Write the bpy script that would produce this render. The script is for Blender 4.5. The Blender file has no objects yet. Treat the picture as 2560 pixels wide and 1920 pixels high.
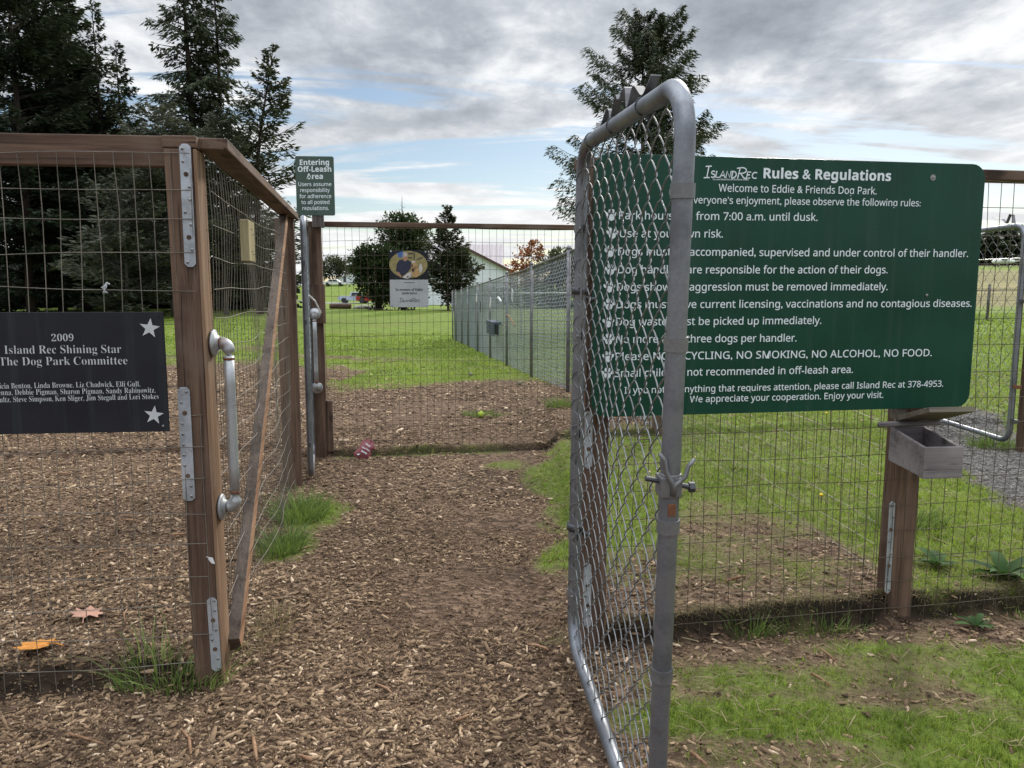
import bpy, math, random
import numpy as np
from mathutils import Vector, Matrix, noise as mnoise

random.seed(7)
rng = np.random.default_rng(11)
S = bpy.context.scene
COL = S.collection
R = math.radians

# ------------------------------------------------------------------ camera
EYE = 1.38
PITCH = R(7.0)
FPX = 1950.0                      # focal length in pixels of the 2560 px wide photograph
cam = bpy.data.cameras.new('camera')
cam.sensor_width = 36.0
cam.lens = 36.0 * FPX / 2560.0
cam.clip_start = 0.05
cam.clip_end = 3000.0
cam_o = bpy.data.objects.new('camera', cam)
COL.objects.link(cam_o)
cam_o.location = (0, 0, EYE)
cam_o.rotation_euler = (R(90) - PITCH, 0, 0)
S.camera = cam_o

# ------------------------------------------------------------------ light
S.view_settings.view_transform = 'Standard'
S.view_settings.look = 'None'
S.view_settings.exposure = 0.18
S.view_settings.gamma = 1.0
SUN_EL, SUN_AZ = R(34), R(24)     # ahead of the camera and a little to the right, behind the clouds
SUN_STRENGTH = 2.8
sun = bpy.data.lights.new('sun', 'SUN')
sun.energy = SUN_STRENGTH
sun.angle = R(7)
sun.color = (1.0, 0.93, 0.82)
sun_o = bpy.data.objects.new('sun', sun)
COL.objects.link(sun_o)
sd = Vector((math.sin(SUN_AZ) * math.cos(SUN_EL), math.cos(SUN_AZ) * math.cos(SUN_EL), math.sin(SUN_EL)))
sun_o.rotation_euler = sd.to_track_quat('Z', 'Y').to_euler()
sun_o.location = (5, 20, 30)

world = bpy.data.worlds.new('World')
S.world = world
world.use_nodes = True
wt = world.node_tree
for n in list(wt.nodes):
    wt.nodes.remove(n)


class NT:
    """small helper for building node trees"""
    def __init__(self, tree):
        self.t = tree

    def n(self, kind, **kw):
        nd = self.t.nodes.new(kind)
        for k, v in kw.items():
            setattr(nd, k, v)
        return nd

    def link(self, a, b):
        self.t.links.new(a, b)

    def setin(self, sock, v):
        if hasattr(v, 'is_linked') or isinstance(v, bpy.types.NodeSocket):
            self.link(v, sock)
        else:
            sock.default_value = v

    def math(self, op, a, b=None, c=None, clamp=False):
        nd = self.n('ShaderNodeMath', operation=op, use_clamp=clamp)
        self.setin(nd.inputs[0], a)
        if b is not None:
            self.setin(nd.inputs[1], b)
        if c is not None:
            self.setin(nd.inputs[2], c)
        return nd.outputs[0]

    def noise(self, vec, scale, detail=4, rough=0.55, dist=0.0, dim='3D'):
        nd = self.n('ShaderNodeTexNoise', noise_dimensions=dim)
        if vec is not None:
            self.link(vec, nd.inputs['Vector'])
        nd.inputs['Scale'].default_value = scale
        nd.inputs['Detail'].default_value = detail
        nd.inputs['Roughness'].default_value = rough
        nd.inputs['Distortion'].default_value = dist
        return nd.outputs['Fac']

    def mapping(self, vec, scale=(1, 1, 1), loc=(0, 0, 0), rot=(0, 0, 0)):
        nd = self.n('ShaderNodeMapping')
        self.link(vec, nd.inputs['Vector'])
        nd.inputs['Scale'].default_value = scale
        nd.inputs['Location'].default_value = loc
        nd.inputs['Rotation'].default_value = rot
        return nd.outputs[0]

    def ramp(self, fac, stops, interp='LINEAR'):
        nd = self.n('ShaderNodeValToRGB')
        cr = nd.color_ramp
        cr.interpolation = interp
        while len(cr.elements) < len(stops):
            cr.elements.new(0.5)
        for e, (p, c) in zip(cr.elements, stops):
            e.position = p
            e.color = (*c, 1) if len(c) == 3 else c
        self.link(fac, nd.inputs['Fac'])
        return nd.outputs['Color']

    def mix(self, fac, a, b, kind='MIX'):
        nd = self.n('ShaderNodeMix', data_type='RGBA', blend_type=kind)
        self.setin(nd.inputs['Factor'], fac)
        for s, v in ((nd.inputs['A'], a), (nd.inputs['B'], b)):
            if isinstance(v, tuple):
                s.default_value = (*v, 1) if len(v) == 3 else v
            else:
                self.link(v, s)
        return nd.outputs['Result']

    def maprange(self, v, a, b, c, d, smooth=False):
        nd = self.n('ShaderNodeMapRange', interpolation_type='SMOOTHSTEP' if smooth else 'LINEAR')
        self.setin(nd.inputs['Value'], v)
        for k, x in zip(('From Min', 'From Max', 'To Min', 'To Max'), (a, b, c, d)):
            nd.inputs[k].default_value = x
        return nd.outputs['Result']


W = NT(wt)
out = W.n('ShaderNodeOutputWorld')
sky = W.n('ShaderNodeTexSky', sky_type='NISHITA')
sky.sun_disc = False
sky.sun_elevation = SUN_EL
sky.sun_rotation = SUN_AZ
sky.air_density = 1.0
sky.dust_density = 0.4
bg_sky = W.n('ShaderNodeBackground')
W.link(sky.outputs['Color'], bg_sky.inputs['Color'])
bg_sky.inputs['Strength'].default_value = 0.085
tc = W.n('ShaderNodeTexCoord')
sep = W.n('ShaderNodeSeparateXYZ')
W.link(tc.outputs['Generated'], sep.inputs[0])
zc = W.math('MAXIMUM', sep.outputs['Z'], 0.0)
den = W.math('ADD', zc, 0.13)
u = W.math('DIVIDE', sep.outputs['X'], den)
v = W.math('DIVIDE', sep.outputs['Y'], den)
comb = W.n('ShaderNodeCombineXYZ')
W.link(u, comb.inputs[0])
W.link(v, comb.inputs[1])
cv = comb.outputs[0]
cloud_big = W.noise(W.mapping(cv, (0.55, 0.42, 1), (3.1, 1.7, 0)), 1.0, 3, 0.5, 0.3)
cloud_mid = W.noise(W.mapping(cv, (1.0, 0.62, 1), (7.3, 0.4, 2)), 1.5, 9, 0.60, 0.15)
cloud_fine = W.noise(W.mapping(cv, (1.0, 0.75, 1), (1.3, 5.1, 4)), 4.2, 8, 0.6, 0.2)
body = W.math('ADD', W.math('MULTIPLY', cloud_big, 0.30), W.math('MULTIPLY', cloud_mid, 0.42))
body = W.math('ADD', body, W.math('MULTIPLY', cloud_fine, 0.28))
cloud_col = W.ramp(body, [(0.39, (0.97, 0.97, 0.96)), (0.445, (0.80, 0.82, 0.84)), (0.49, (0.57, 0.60, 0.645)),
                          (0.54, (0.40, 0.435, 0.485)), (0.61, (0.27, 0.30, 0.345))])
# brighter near the horizon, and (as under any overcast) towards the zenith
low = W.maprange(zc, 0.06, 0.25, 1.0, 0.0, True)
cloud_col = W.mix(W.math('MULTIPLY', low, 0.66), cloud_col, (0.92, 0.92, 0.91))
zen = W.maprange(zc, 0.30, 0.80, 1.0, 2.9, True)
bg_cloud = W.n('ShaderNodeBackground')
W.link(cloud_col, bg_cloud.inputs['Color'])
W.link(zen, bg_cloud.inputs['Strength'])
gap = W.noise(W.mapping(cv, (0.55, 1.9, 1), (2.2, 9.4, 1)), 1.1, 8, 0.58, 0.6)
gap_t = W.maprange(zc, 0.15, 0.32, 0.012, -0.10)
cover = W.maprange(W.math('ADD', gap, gap_t), 0.50, 0.60, 1.0, 0.0, True)
mixs = W.n('ShaderNodeMixShader')
W.link(cover, mixs.inputs[0])
W.link(bg_sky.outputs[0], mixs.inputs[1])
W.link(bg_cloud.outputs[0], mixs.inputs[2])
W.link(mixs.outputs[0], out.inputs[0])

# ------------------------------------------------------------------ measuring helpers (photo pixels, 2560 x 1920)
CP, SP = math.cos(PITCH), math.sin(PITCH)


def ray(px, py):
    a, b = (px - 1280) / FPX, (960 - py) / FPX
    return Vector((a, CP + b * SP, -SP + b * CP))


def at(px, py, Y):
    d = ray(px, py)
    return Vector((0, 0, EYE)) + d * (Y / d.y)


def onplane(px, py, A, B):
    """metres along the line A-B (seen from above) and the height, where a pixel meets the upright plane through A-B"""
    d = ray(px, py)
    ax, ay = A[0], A[1]
    dx, dy = B[0] - ax, B[1] - ay
    L = math.hypot(dx, dy)
    dx, dy = dx / L, dy / L
    nx, ny = -dy, dx
    t = (ax * nx + ay * ny) / (d.x * nx + d.y * ny)
    p = d * t
    return (p.x - ax) * dx + (p.y - ay) * dy, EYE + p.z


# ------------------------------------------------------------------ numpy noise and the lie of the land
def _hash(ix, iy, seed):
    h = (ix.astype(np.int64) * 374761393 + iy.astype(np.int64) * 668265263 + seed * 974634777) & 0x7fffffff
    h = ((h ^ (h >> 13)) * 1274126177) & 0x7fffffff
    return ((h ^ (h >> 16)) & 0xffff) / 65535.0


def vnoise(x, y, seed=0):
    x = np.asarray(x, float)
    y = np.asarray(y, float)
    ix, iy = np.floor(x), np.floor(y)
    fx, fy = x - ix, y - iy
    fx, fy = fx * fx * (3 - 2 * fx), fy * fy * (3 - 2 * fy)
    a, b = _hash(ix, iy, seed), _hash(ix + 1, iy, seed)
    c, d = _hash(ix, iy + 1, seed), _hash(ix + 1, iy + 1, seed)
    return (a * (1 - fx) + b * fx) * (1 - fy) + (c * (1 - fx) + d * fx) * fy


def fbm(x, y, seed=0, oct=4):
    s, a, t = 0, 0.5, 0
    for i in range(oct):
        s = s + a * vnoise(x * 2 ** i, y * 2 ** i, seed + i * 17)
        t += a
        a *= 0.5
    return s / t


def sst(t):
    t = np.clip(t, 0, 1)
    return t * t * (3 - 2 * t)


P0 = (-1.04, 2.59)      # gate post of the fence on the left
P2 = (-1.48, 5.29)
P3 = (-1.56, 6.26)
HP = (0.317, 2.867)     # hinge post of the open gate
BP = (1.613, 3.107)     # post with the wooden box
FR = (1.30, 6.74)       # far right corner of the entry pen
SL = 0.185              # slope of the front fence on the plan


def front_right(x):
    return HP[1] + SL * (np.asarray(x) - HP[0])


def front_left(x):
    return P0[1] + 0.10 * (np.asarray(x) - P0[0])


def far_line(x):
    return P3[1] + 0.168 * (np.asarray(x) - P3[0])


def hz(x, y):
    x = np.asarray(x, float)
    y = np.asarray(y, float)
    yy = np.maximum(y, 1.0)
    r = x / yy
    mid = np.interp(y, [0, 10, 30, 60, 125, 136, 170, 700], [0, 0, -.6, -.32, -1.1, -1.05, 2.3, 3.0])
    left = np.interp(y, [0, 10, 45, 100, 700], [0, 0, .08, .3, .3])
    right = np.interp(y, [0, 8, 25, 60, 110, 160, 260, 700], [0, 0, .22, .6, 3.2, 6.0, 7.5, 7.5])
    wl = sst((-.25 - r) / .08) * sst((y - 9) / 8)
    wr = sst((r - .30) / .18) * sst((y - 7) / 8)
    z = mid * (1 - wl) * (1 - wr) + left * wl + right * wr
    # raised beds behind the front fences
    wob = 0.05 * (vnoise(x * 5, y * 0 + 3, 5) - .5) + 0.03 * (vnoise(x * 17, y * 9, 8) - .5)
    yl = front_left(x) + 0.0 + wob
    bl = 0.075 * sst((y - yl) / 0.07) * sst((-1.10 - x - (y - 2.59) * .163) / 0.1)
    hump = 0.95 + 0.55 * vnoise(x * 1.9, x * 0 + 1, 4)
    yr = front_right(x) + 0.0 + wob
    br = 0.085 * hump * sst((y - yr) / 0.06) * sst((x - 0.30) / 0.12)
    far = 0.055 * sst((y - far_line(x) - wob) / 0.08) * (1 - sst((y - 9) / 5))
    near = 1 - sst((y - 14) / 10)
    rough = (0.03 * (fbm(x * 1.3, y * 1.3, 21) - .5) + 0.022 * (fbm(x * 9, y * 9, 33, 3) - .5)) * near
    rough = rough + 0.25 * (fbm(x * .12, y * .12, 41) - .5) * sst((y - 16) / 20)
    return z + (bl + br * (1 - sst((y - 7) / 3)) + far) * near + rough


_zoff = 0.0


def H(x, y):
    return float(hz(np.array([x]), np.array([y]))[0])


def blob(x, y, cx, cy, rx, ry):
    return np.clip(1.25 - np.sqrt(((x - cx) / rx) ** 2 + ((y - cy) / ry) ** 2), 0, 1)


def grass_mask(x, y):
    x = np.asarray(x, float)
    y = np.asarray(y, float)
    n = fbm(x * 1.6, y * 1.6, 61, 4) - .5
    n2 = fbm(x * 6, y * 6, 71, 3) - .5
    g = np.zeros_like(x)
    edge = 0.14 + 0.10 * np.sin(y * 2.1) + n * 0.5
    inside = sst((y - front_right(x) - 0.02) / .05) * (1 - sst((y - far_line(x) + .1) / .3))
    pen = sst((x - edge + n2 * .3) / 0.42) * inside * (0.12 + 0.95 * sst((y - 3.45 - .30 * (x - .3) + n * 1.4) / .7))
    diag = np.exp(-(((x - (1.62 - .38 * (y - 3.2))) / .30) ** 2)) * sst((6.0 - y) / 1.0)
    pen = pen * (1 - .5 * diag)
    strip = sst((x - .19 - .07 * np.sin(y * 3.1) + n * .35) / .14) * sst((y - 3.55) / .3) * (1 - sst((y - 6.1) / .4)) * (1 - sst((x - .55) / .3)) * (.75 + .8 * n)
    pen = np.maximum(pen, np.clip(strip, 0, 1) * inside)
    outer_r = sst((x - (1.66 - .10 * (y - 3.1))) / .12) * sst((y - front_right(x) - .02) / .05) * (0.55 + .55 * sst((y - 3.5) / .6))
    g = np.maximum(g, np.maximum(pen, outer_r))
    # lawn beyond the chips
    lawn_edge = 11.0 + 1.2 * np.sin(x * .9 + .6) - np.where(x > .1, (x - .1) * 2.2, 0) + n * 2.4
    lawn_edge = np.where(x < -2.6, 13.5 + n * 4, lawn_edge)
    lawn_edge = np.maximum(lawn_edge, 7.2)
    lawn = sst((y - lawn_edge + .6) / 3.0 + n * .25)
    worn = blob(x, y, -4.6, 17.5, 4.6, 1.7) * .95 + blob(x, y, .4, 15.4, 2.0, 1.0) * .5
    g = np.maximum(g, lawn * (1 - np.clip(worn, 0, 1) * (0.75 + n)))
    # foreground on the right
    f = (blob(x, y, .70, 2.37, .42, .13) + blob(x, y, 1.12, 2.34, .42, .12) + blob(x, y, 1.55, 2.13, .55, .16)
         + blob(x, y, 1.95, 2.66, .42, .18) + .55 * blob(x, y, .85, 2.62, .40, .16) + .6 * blob(x, y, 1.9, 2.3, .5, .3)
         + .45 * blob(x, y, 1.45, 2.86, .6, .08))
    f = np.clip(f * 1.15 + n * .9, 0, 1) * (1 - sst((y - front_right(x)) / .05)) * sst((x - .22) / .12)
    g = np.maximum(g, f)
    # tufted edges
    g = np.maximum(g, blob(x, y, -1.22, 4.65, .20, .34) * .9)
    g = np.maximum(g, blob(x, y, -1.22, 4.05, .16, .28) * .8)
    g = np.maximum(g, .5 * blob(x, y, -.30, 8.2, .30, .18))
    g = np.maximum(g, .5 * np.exp(-((y - far_line(x)) / .09) ** 2) * sst((.2 - x) / .5) * sst((x + 1.5) / .1))
    g = np.maximum(g, .55 * blob(x, y, -.03, 6.0, .22, .18))
    # thin worn turf instead of chips on the right of the gate
    worn_turf = sst((x - .30 - .12 * np.sin(y * 3)) / .25) * (1 - sst((y - 6.7) / .5)) * np.where(y < front_right(x), .22 + .80 * n, .34 + .75 * n)
    g = np.maximum(g, np.clip(worn_turf, 0, .62))
    grav = gravel_mask(x, y)
    return np.clip(g + n2 * .5 * (g > .02) * (g < .98), 0, 1) * (1 - grav)


def gravel_mask(x, y):
    n = fbm(x * 2.3, y * 2.3, 91, 3) - .5
    c = 3.22 + (y - 4.3) * .28
    m = sst((.62 - np.abs(x - c - .15) + n * .35) / .22) * sst((y - 4.2) / .4) * (1 - sst((y - 7.6) / 1.0)) * sst((x - 2.1) / .2)
    return m


def soil_shade_mask(x, y):  # bare earth patches, plus painted shade along the bank faces
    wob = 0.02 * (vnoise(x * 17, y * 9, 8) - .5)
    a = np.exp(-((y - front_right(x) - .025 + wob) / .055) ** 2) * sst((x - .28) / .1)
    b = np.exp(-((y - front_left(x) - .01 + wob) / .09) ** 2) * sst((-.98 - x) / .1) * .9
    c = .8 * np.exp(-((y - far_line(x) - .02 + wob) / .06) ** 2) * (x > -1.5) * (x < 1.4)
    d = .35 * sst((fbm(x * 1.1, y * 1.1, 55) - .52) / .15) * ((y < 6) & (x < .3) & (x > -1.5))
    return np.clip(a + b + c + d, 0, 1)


# ------------------------------------------------------------------ object helpers
def tag(o, label=None, cat=None, group=None, kind=None):
    if label:
        o['label'] = label
    if cat:
        o['category'] = cat
    if group:
        o['group'] = group
    if kind:
        o['kind'] = kind
    return o


def thing(name, label, cat, loc=(0, 0, 0), group=None, rot=(0, 0, 0)):
    o = bpy.data.objects.new(name, None)
    COL.objects.link(o)
    o.location = loc
    o.rotation_euler = rot
    o.empty_display_size = .1
    return tag(o, label, cat, group)


class MB:
    """collects faces and links them as ONE mesh object"""
    def __init__(self):
        self.v, self.f, self.n, self.m = [], [], 0, []
        self.lines = []       # lines of writing, each built as a part of its own

    def add(self, verts, faces, mi=0):
        verts = np.asarray(verts, float).reshape(-1, 3)
        self.v.append(verts)
        for fc in faces:
            self.f.append(tuple(i + self.n for i in fc))
            self.m.append(mi)
        self.n += len(verts)
        return self

    def box(self, c, s, rot=None, mi=0, taper=1.0):
        x, y, z = s[0] / 2, s[1] / 2, s[2] / 2
        t = taper
        vs = [Vector(q) for q in ((-x, -y, -z), (x, -y, -z), (x, y, -z), (-x, y, -z),
                                  (-x * t, -y * t, z), (x * t, -y * t, z), (x * t, y * t, z), (-x * t, y * t, z))]
        if rot is not None:
            vs = [rot @ q for q in vs]
        c = Vector(c)
        return self.add([tuple(q + c) for q in vs],
                        [(3, 2, 1, 0), (4, 5, 6, 7), (0, 1, 5, 4), (1, 2, 6, 5), (2, 3, 7, 6), (3, 0, 4, 7)], mi)

    def beam(self, a, b, w, h, up=(0, 0, 1), mi=0):
        a, b = Vector(a), Vector(b)
        d = (b - a).normalized()
        s = d.cross(Vector(up)).normalized()
        t = s.cross(d).normalized()
        vs = []
        for p in (a, b):
            for i, j in ((-1, -1), (1, -1), (1, 1), (-1, 1)):
                vs.append(tuple(p + s * (i * w / 2) + t * (j * h / 2)))
        return self.add(vs, [(0, 1, 2, 3), (7, 6, 5, 4), (0, 4, 5, 1), (1, 5, 6, 2), (2, 6, 7, 3), (3, 7, 4, 0)], mi)

    def tube(self, pts, r, n=6, cap=True, mi=0):
        p = np.asarray(pts, float)
        k = len(p)
        t = np.gradient(p, axis=0) if k > 2 else np.repeat((p[1:] - p[:1]), 2, 0)
        t /= np.maximum(np.linalg.norm(t, axis=1, keepdims=True), 1e-9)
        ref = np.array([0.0, 0, 1]) if abs(t[:, 2]).mean() < .8 else np.array([0.0, 1, 0.03])
        s = np.cross(t, ref)
        s /= np.maximum(np.linalg.norm(s, axis=1, keepdims=True), 1e-9)
        q = np.cross(s, t)
        ang = np.arange(n) * 2 * math.pi / n
        rr = np.broadcast_to(np.asarray(r, float), (k,))
        ring = p[:, None, :] + rr[:, None, None] * (np.cos(ang)[None, :, None] * s[:, None, :] + np.sin(ang)[None, :, None] * q[:, None, :])
        fs = []
        for i in range(k - 1):
            for j in range(n):
                j2 = (j + 1) % n
                fs.append((i * n + j, i * n + j2, (i + 1) * n + j2, (i + 1) * n + j))
        if cap:
            fs.append(tuple(range(n - 1, -1, -1)))
            fs.append(tuple((k - 1) * n + j for j in range(n)))
        return self.add(ring.reshape(-1, 3), fs, mi)

    def lathe(self, prof, n=20, M=None, mi=0):
        """profile of (radius, height) turned about Z, then moved by matrix M"""
        vs, fs = [], []
        for r, z in prof:
            for j in range(n):
                a = 2 * math.pi * j / n
                q = Vector((r * math.cos(a), r * math.sin(a), z))
                vs.append(tuple(M @ q if M is not None else q))
        for i in range(len(prof) - 1):
            for j in range(n):
                j2 = (j + 1) % n
                fs.append((i * n + j, i * n + j2, (i + 1) * n + j2, (i + 1) * n + j))
        fs.append(tuple(range(n - 1, -1, -1)))
        fs.append(tuple((len(prof) - 1) * n + j for j in range(n)))
        return self.add(vs, fs, mi)

    def prism(self, poly, t, M=None, mi=0):
        """polygon in XZ extruded by t along +Y, then moved by matrix M"""
        k = len(poly)
        vs = [Vector((p[0], 0, p[1])) for p in poly] + [Vector((p[0], t, p[1])) for p in poly]
        if M is not None:
            vs = [M @ q for q in vs]
        fs = [tuple(range(k)), tuple(range(2 * k - 1, k - 1, -1))]
        fs += [(i, i + k, (i + 1) % k + k, (i + 1) % k) for i in range(k)]
        return self.add([tuple(q) for q in vs], fs, mi)

    def build(self, name, mat, parent=None, smooth=False, bevel=0.0, origin=None):
        for ln in self.lines:
            ln.build('text_line', mat, parent)
        if not self.v:
            return None
        me = bpy.data.meshes.new(name)
        vs = np.concatenate(self.v) if self.v else np.zeros((0, 3))
        if origin is not None:
            vs = vs - np.asarray(origin, float)
        me.from_pydata(vs.tolist(), [], self.f)
        mats = mat if isinstance(mat, (list, tuple)) else [mat]
        for m in mats:
            me.materials.append(m)
        if len(mats) > 1:
            me.polygons.foreach_set('material_index', self.m)
        if smooth:
            me.polygons.foreach_set('use_smooth', [True] * len(me.polygons))
        me.update()
        o = bpy.data.objects.new(name, me)
        COL.objects.link(o)
        if origin is not None and parent is None:
            o.location = origin
        if parent is not None:
            o.parent = parent
        if bevel:
            b = o.modifiers.new('bevel', 'BEVEL')
            b.width = bevel
            b.segments = 2
            b.limit_method = 'ANGLE'
        return o


def fast_mesh(name, verts, faces4, mat, tone=None, attr=None, parent=None):
    """big mesh straight from numpy; faces4 is an (n,3|4) array"""
    me = bpy.data.meshes.new(name)
    nv, nf, k = len(verts), len(faces4), faces4.shape[1]
    me.vertices.add(nv)
    me.vertices.foreach_set('co', np.ascontiguousarray(verts, dtype=np.float32).ravel())
    me.loops.add(nf * k)
    me.loops.foreach_set('vertex_index', np.ascontiguousarray(faces4, dtype=np.int32).ravel())
    me.polygons.add(nf)
    me.polygons.foreach_set('loop_start', np.arange(nf, dtype=np.int32) * k)
    for nm, arr in (attr or {}).items():
        a = me.attributes.new(nm, 'FLOAT', 'POINT')
        a.data.foreach_set('value', np.ascontiguousarray(arr, dtype=np.float32))
    me.materials.append(mat)
    me.update(calc_edges=True)
    me.validate()
    o = bpy.data.objects.new(name, me)
    COL.objects.link(o)
    if parent is not None:
        o.parent = parent
    return o


# ------------------------------------------------------------------ materials
def mat(name):
    m = bpy.data.materials.new(name)
    m.use_nodes = True
    b = NT(m.node_tree)
    pb = m.node_tree.nodes['Principled BSDF']
    return m, b, pb


def set_bump(b, pb, height, strength=.3, dist=.01):
    bp = b.n('ShaderNodeBump')
    bp.inputs['Strength'].default_value = strength
    bp.inputs['Distance'].default_value = dist
    b.link(height, bp.inputs['Height'])
    b.link(bp.outputs[0], pb.inputs['Normal'])


def m_plain(name, col, rough=.6, metal=0.0, var=.25, scale=14, bump=0.0, spec=.5):
    m, b, pb = mat(name)
    t = b.n('ShaderNodeTexCoord')
    f = b.noise(t.outputs['Object'], scale, 6, .6)
    c = b.ramp(f, [(0.3, tuple(x * (1 - var) for x in col)), (0.7, tuple(min(1, x * (1 + var)) for x in col))])
    b.link(c, pb.inputs['Base Color'])
    pb.inputs['Roughness'].default_value = rough
    pb.inputs['Metallic'].default_value = metal
    pb.inputs['Specular IOR Level'].default_value = spec
    if bump:
        set_bump(b, pb, f, bump, .004)
    return m


def m_wood(name, dark, light, axis='z', rough=.75, weather=None):
    m, b, pb = mat(name)
    t = b.n('ShaderNodeTexCoord')
    sc = {'z': (48, 48, 1.6), 'x': (1.6, 48, 48), 'y': (48, 1.6, 48)}[axis]
    sc2 = {'z': (9, 9, .9), 'x': (.9, 9, 9), 'y': (9, .9, 9)}[axis]
    grain = b.noise(b.mapping(t.outputs['Object'], sc), 1.0, 6, .65, .8)
    broad = b.noise(b.mapping(t.outputs['Object'], sc2), 1.0, 4, .55, .6)
    blot = b.noise(t.outputs['Object'], 3.0, 4, .6)
    f = b.math('ADD', b.math('MULTIPLY', grain, .5), b.math('MULTIPLY', broad, .5))
    c = b.ramp(f, [(.34, tuple(x * .5 for x in dark)), (.44, dark), (.54, tuple((x + y) / 2 for x, y in zip(dark, light))), (.65, light)])
    if weather:
        c = b.mix(b.maprange(blot, .48, .68, 0, .8, True), c, weather)
    crack = b.noise(b.mapping(t.outputs['Object'], tuple(x * 1.6 for x in sc)), 1.0, 3, .5, 1.2)
    c = b.mix(b.maprange(crack, .62, .69, 0, .8), c, tuple(x * .22 for x in dark))
    kn = b.n('ShaderNodeTexVoronoi')
    b.link(b.mapping(t.outputs['Object'], {'z': (7, 7, 2.6), 'x': (2.6, 7, 7), 'y': (7, 2.6, 7)}[axis]), kn.inputs['Vector'])
    kn.inputs['Scale'].default_value = 1.0
    c = b.mix(b.maprange(kn.outputs['Distance'], .09, .19, .85, 0, True), c, tuple(x * .35 for x in dark))
    b.link(c, pb.inputs['Base Color'])
    pb.inputs['Roughness'].default_value = rough
    pb.inputs['Specular IOR Level'].default_value = .25
    set_bump(b, pb, f, .8, .005)
    return m


def m_galv(name, col=(.40, .43, .47), rough=.42, metal=.75, stain=None):
    m, b, pb = mat(name)
    t = b.n('ShaderNodeTexCoord')
    vor = b.n('ShaderNodeTexVoronoi')
    b.link(t.outputs['Object'], vor.inputs['Vector'])
    vor.inputs['Scale'].default_value = 260
    sp = b.ramp(vor.outputs['Color'], [(.2, tuple(x * .94 for x in col)), (.8, tuple(min(1, x * 1.06) for x in col))])
    n1 = b.noise(t.outputs['Object'], 5.5, 6, .65)
    c = b.mix(b.maprange(n1, .42, .66, 0, .7, True), sp, tuple(x * .42 for x in col))
    n2 = b.noise(t.outputs['Object'], 40, 4, .6)
    c = b.mix(b.maprange(n2, .62, .75, 0, .5), c, (.16, .14, .12))
    if stain:
        n3 = b.noise(t.outputs['Object'], 9, 5, .6)
        c = b.mix(b.maprange(n3, .60, .72, 0, .85), c, stain)
    b.link(c, pb.inputs['Base Color'])
    pb.inputs['Metallic'].default_value = metal
    r = b.maprange(n1, .3, .75, rough * .8, rough * 1.45)
    b.link(r, pb.inputs['Roughness'])
    set_bump(b, pb, n2, .08, .002)
    return m


def m_leaf(name, dark, light, trans=.35, scale=.9, tonevar=True, rough=.6):
    m = bpy.data.materials.new(name)
    m.use_nodes = True
    b = NT(m.node_tree)
    t = m.node_tree
    t.nodes.remove(t.nodes['Principled BSDF'])
    o = t.nodes['Material Output']
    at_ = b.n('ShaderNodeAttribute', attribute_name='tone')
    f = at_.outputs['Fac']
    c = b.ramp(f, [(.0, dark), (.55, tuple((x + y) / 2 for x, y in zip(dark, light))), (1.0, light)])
    df = b.n('ShaderNodeBsdfPrincipled')
    b.link(c, df.inputs['Base Color'])
    df.inputs['Roughness'].default_value = rough
    df.inputs['Specular IOR Level'].default_value = .3
    tr = b.n('ShaderNodeBsdfTranslucent')
    ct = b.mix(.5, c, light)
    b.link(ct, tr.inputs['Color'])
    mx = b.n('ShaderNodeMixShader')
    mx.inputs[0].default_value = trans
    b.link(df.outputs[0], mx.inputs[1])
    b.link(tr.outputs[0], mx.inputs[2])
    b.link(mx.outputs[0], o.inputs['Surface'])
    return m


M = {}
BR_D, BR_L = (.074, .045, .032), (.195, .126, .088)
for ax in 'xyz':
    M['wood_' + ax] = m_wood('stained_wood_' + ax, BR_D, BR_L, ax, weather=(.150, .110, .085))
M['wood_edge'] = m_wood('raw_wood_edge', (.22, .12, .065), (.42, .26, .16), 'z')
M['wood_raw'] = m_wood('raw_side_board', (.15, .088, .052), (.34, .225, .145), 'z', weather=(.22, .165, .12))
M['wood_grey'] = m_wood('grey_wood', (.085, .075, .07), (.17, .15, .14), 'z', weather=(.20, .18, .16))
M['wood_shaded_x'] = m_wood('shaded_brace_wood', (.075, .055, .043), (.155, .120, .098), 'x', weather=(.13, .105, .085))  # brace face, its shade painted into the wood colour
M['wood_edge_x'] = m_wood('lit_brace_edge', (.24, .13, .075), (.42, .26, .16), 'x')  # paler wood for the brace edge, light painted into the colour
M['wood_box'] = m_wood('grey_box_wood', (.15, .135, .14), (.24, .215, .22), 'x', weather=(.28, .25, .25))
M['wood_lid'] = m_wood('lid_wood', (.12, .105, .085), (.22, .19, .15), 'x', weather=(.15, .16, .10))
M['wood_pale'] = m_wood('pale_block_wood', (.25, .21, .11), (.40, .35, .21), 'z', weather=(.14, .15, .08))
M['log'] = m_wood('log_wood', (.08, .05, .04), (.20, .12, .09), 'x')
M['galv'] = m_galv('galvanised_tube', (.245, .262, .295), .42, .75)
M['galv_dull'] = m_galv('galvanised_dull', (.22, .225, .235), .50, .6)
M['galv_plate'] = m_galv('galvanised_plate', (.46, .50, .55), .5, .55)
M['galv_rust'] = m_galv('galvanised_pipe', (.42, .44, .46), .45, .6, (.16, .08, .04))
M['rust'] = m_plain('rust', (.16, .065, .03), .85, 0, .4, 60)
M['chain'] = m_galv('chain_wire', (.25, .26, .27), .5, .65)
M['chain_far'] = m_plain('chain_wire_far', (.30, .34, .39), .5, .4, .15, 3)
M['wire'] = m_galv('welded_wire', (.20, .18, .15), .55, .3, (.13, .08, .05))
M['wire_rust'] = m_galv('rusty_wire', (.10, .08, .055), .65, .2, (.09, .05, .03))
M['dark_metal'] = m_plain('dark_metal', (.08, .085, .095), .45, .6, .2, 30)
M['screw'] = m_plain('screw_metal', (.30, .30, .30), .4, .8, .2, 60)
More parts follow.
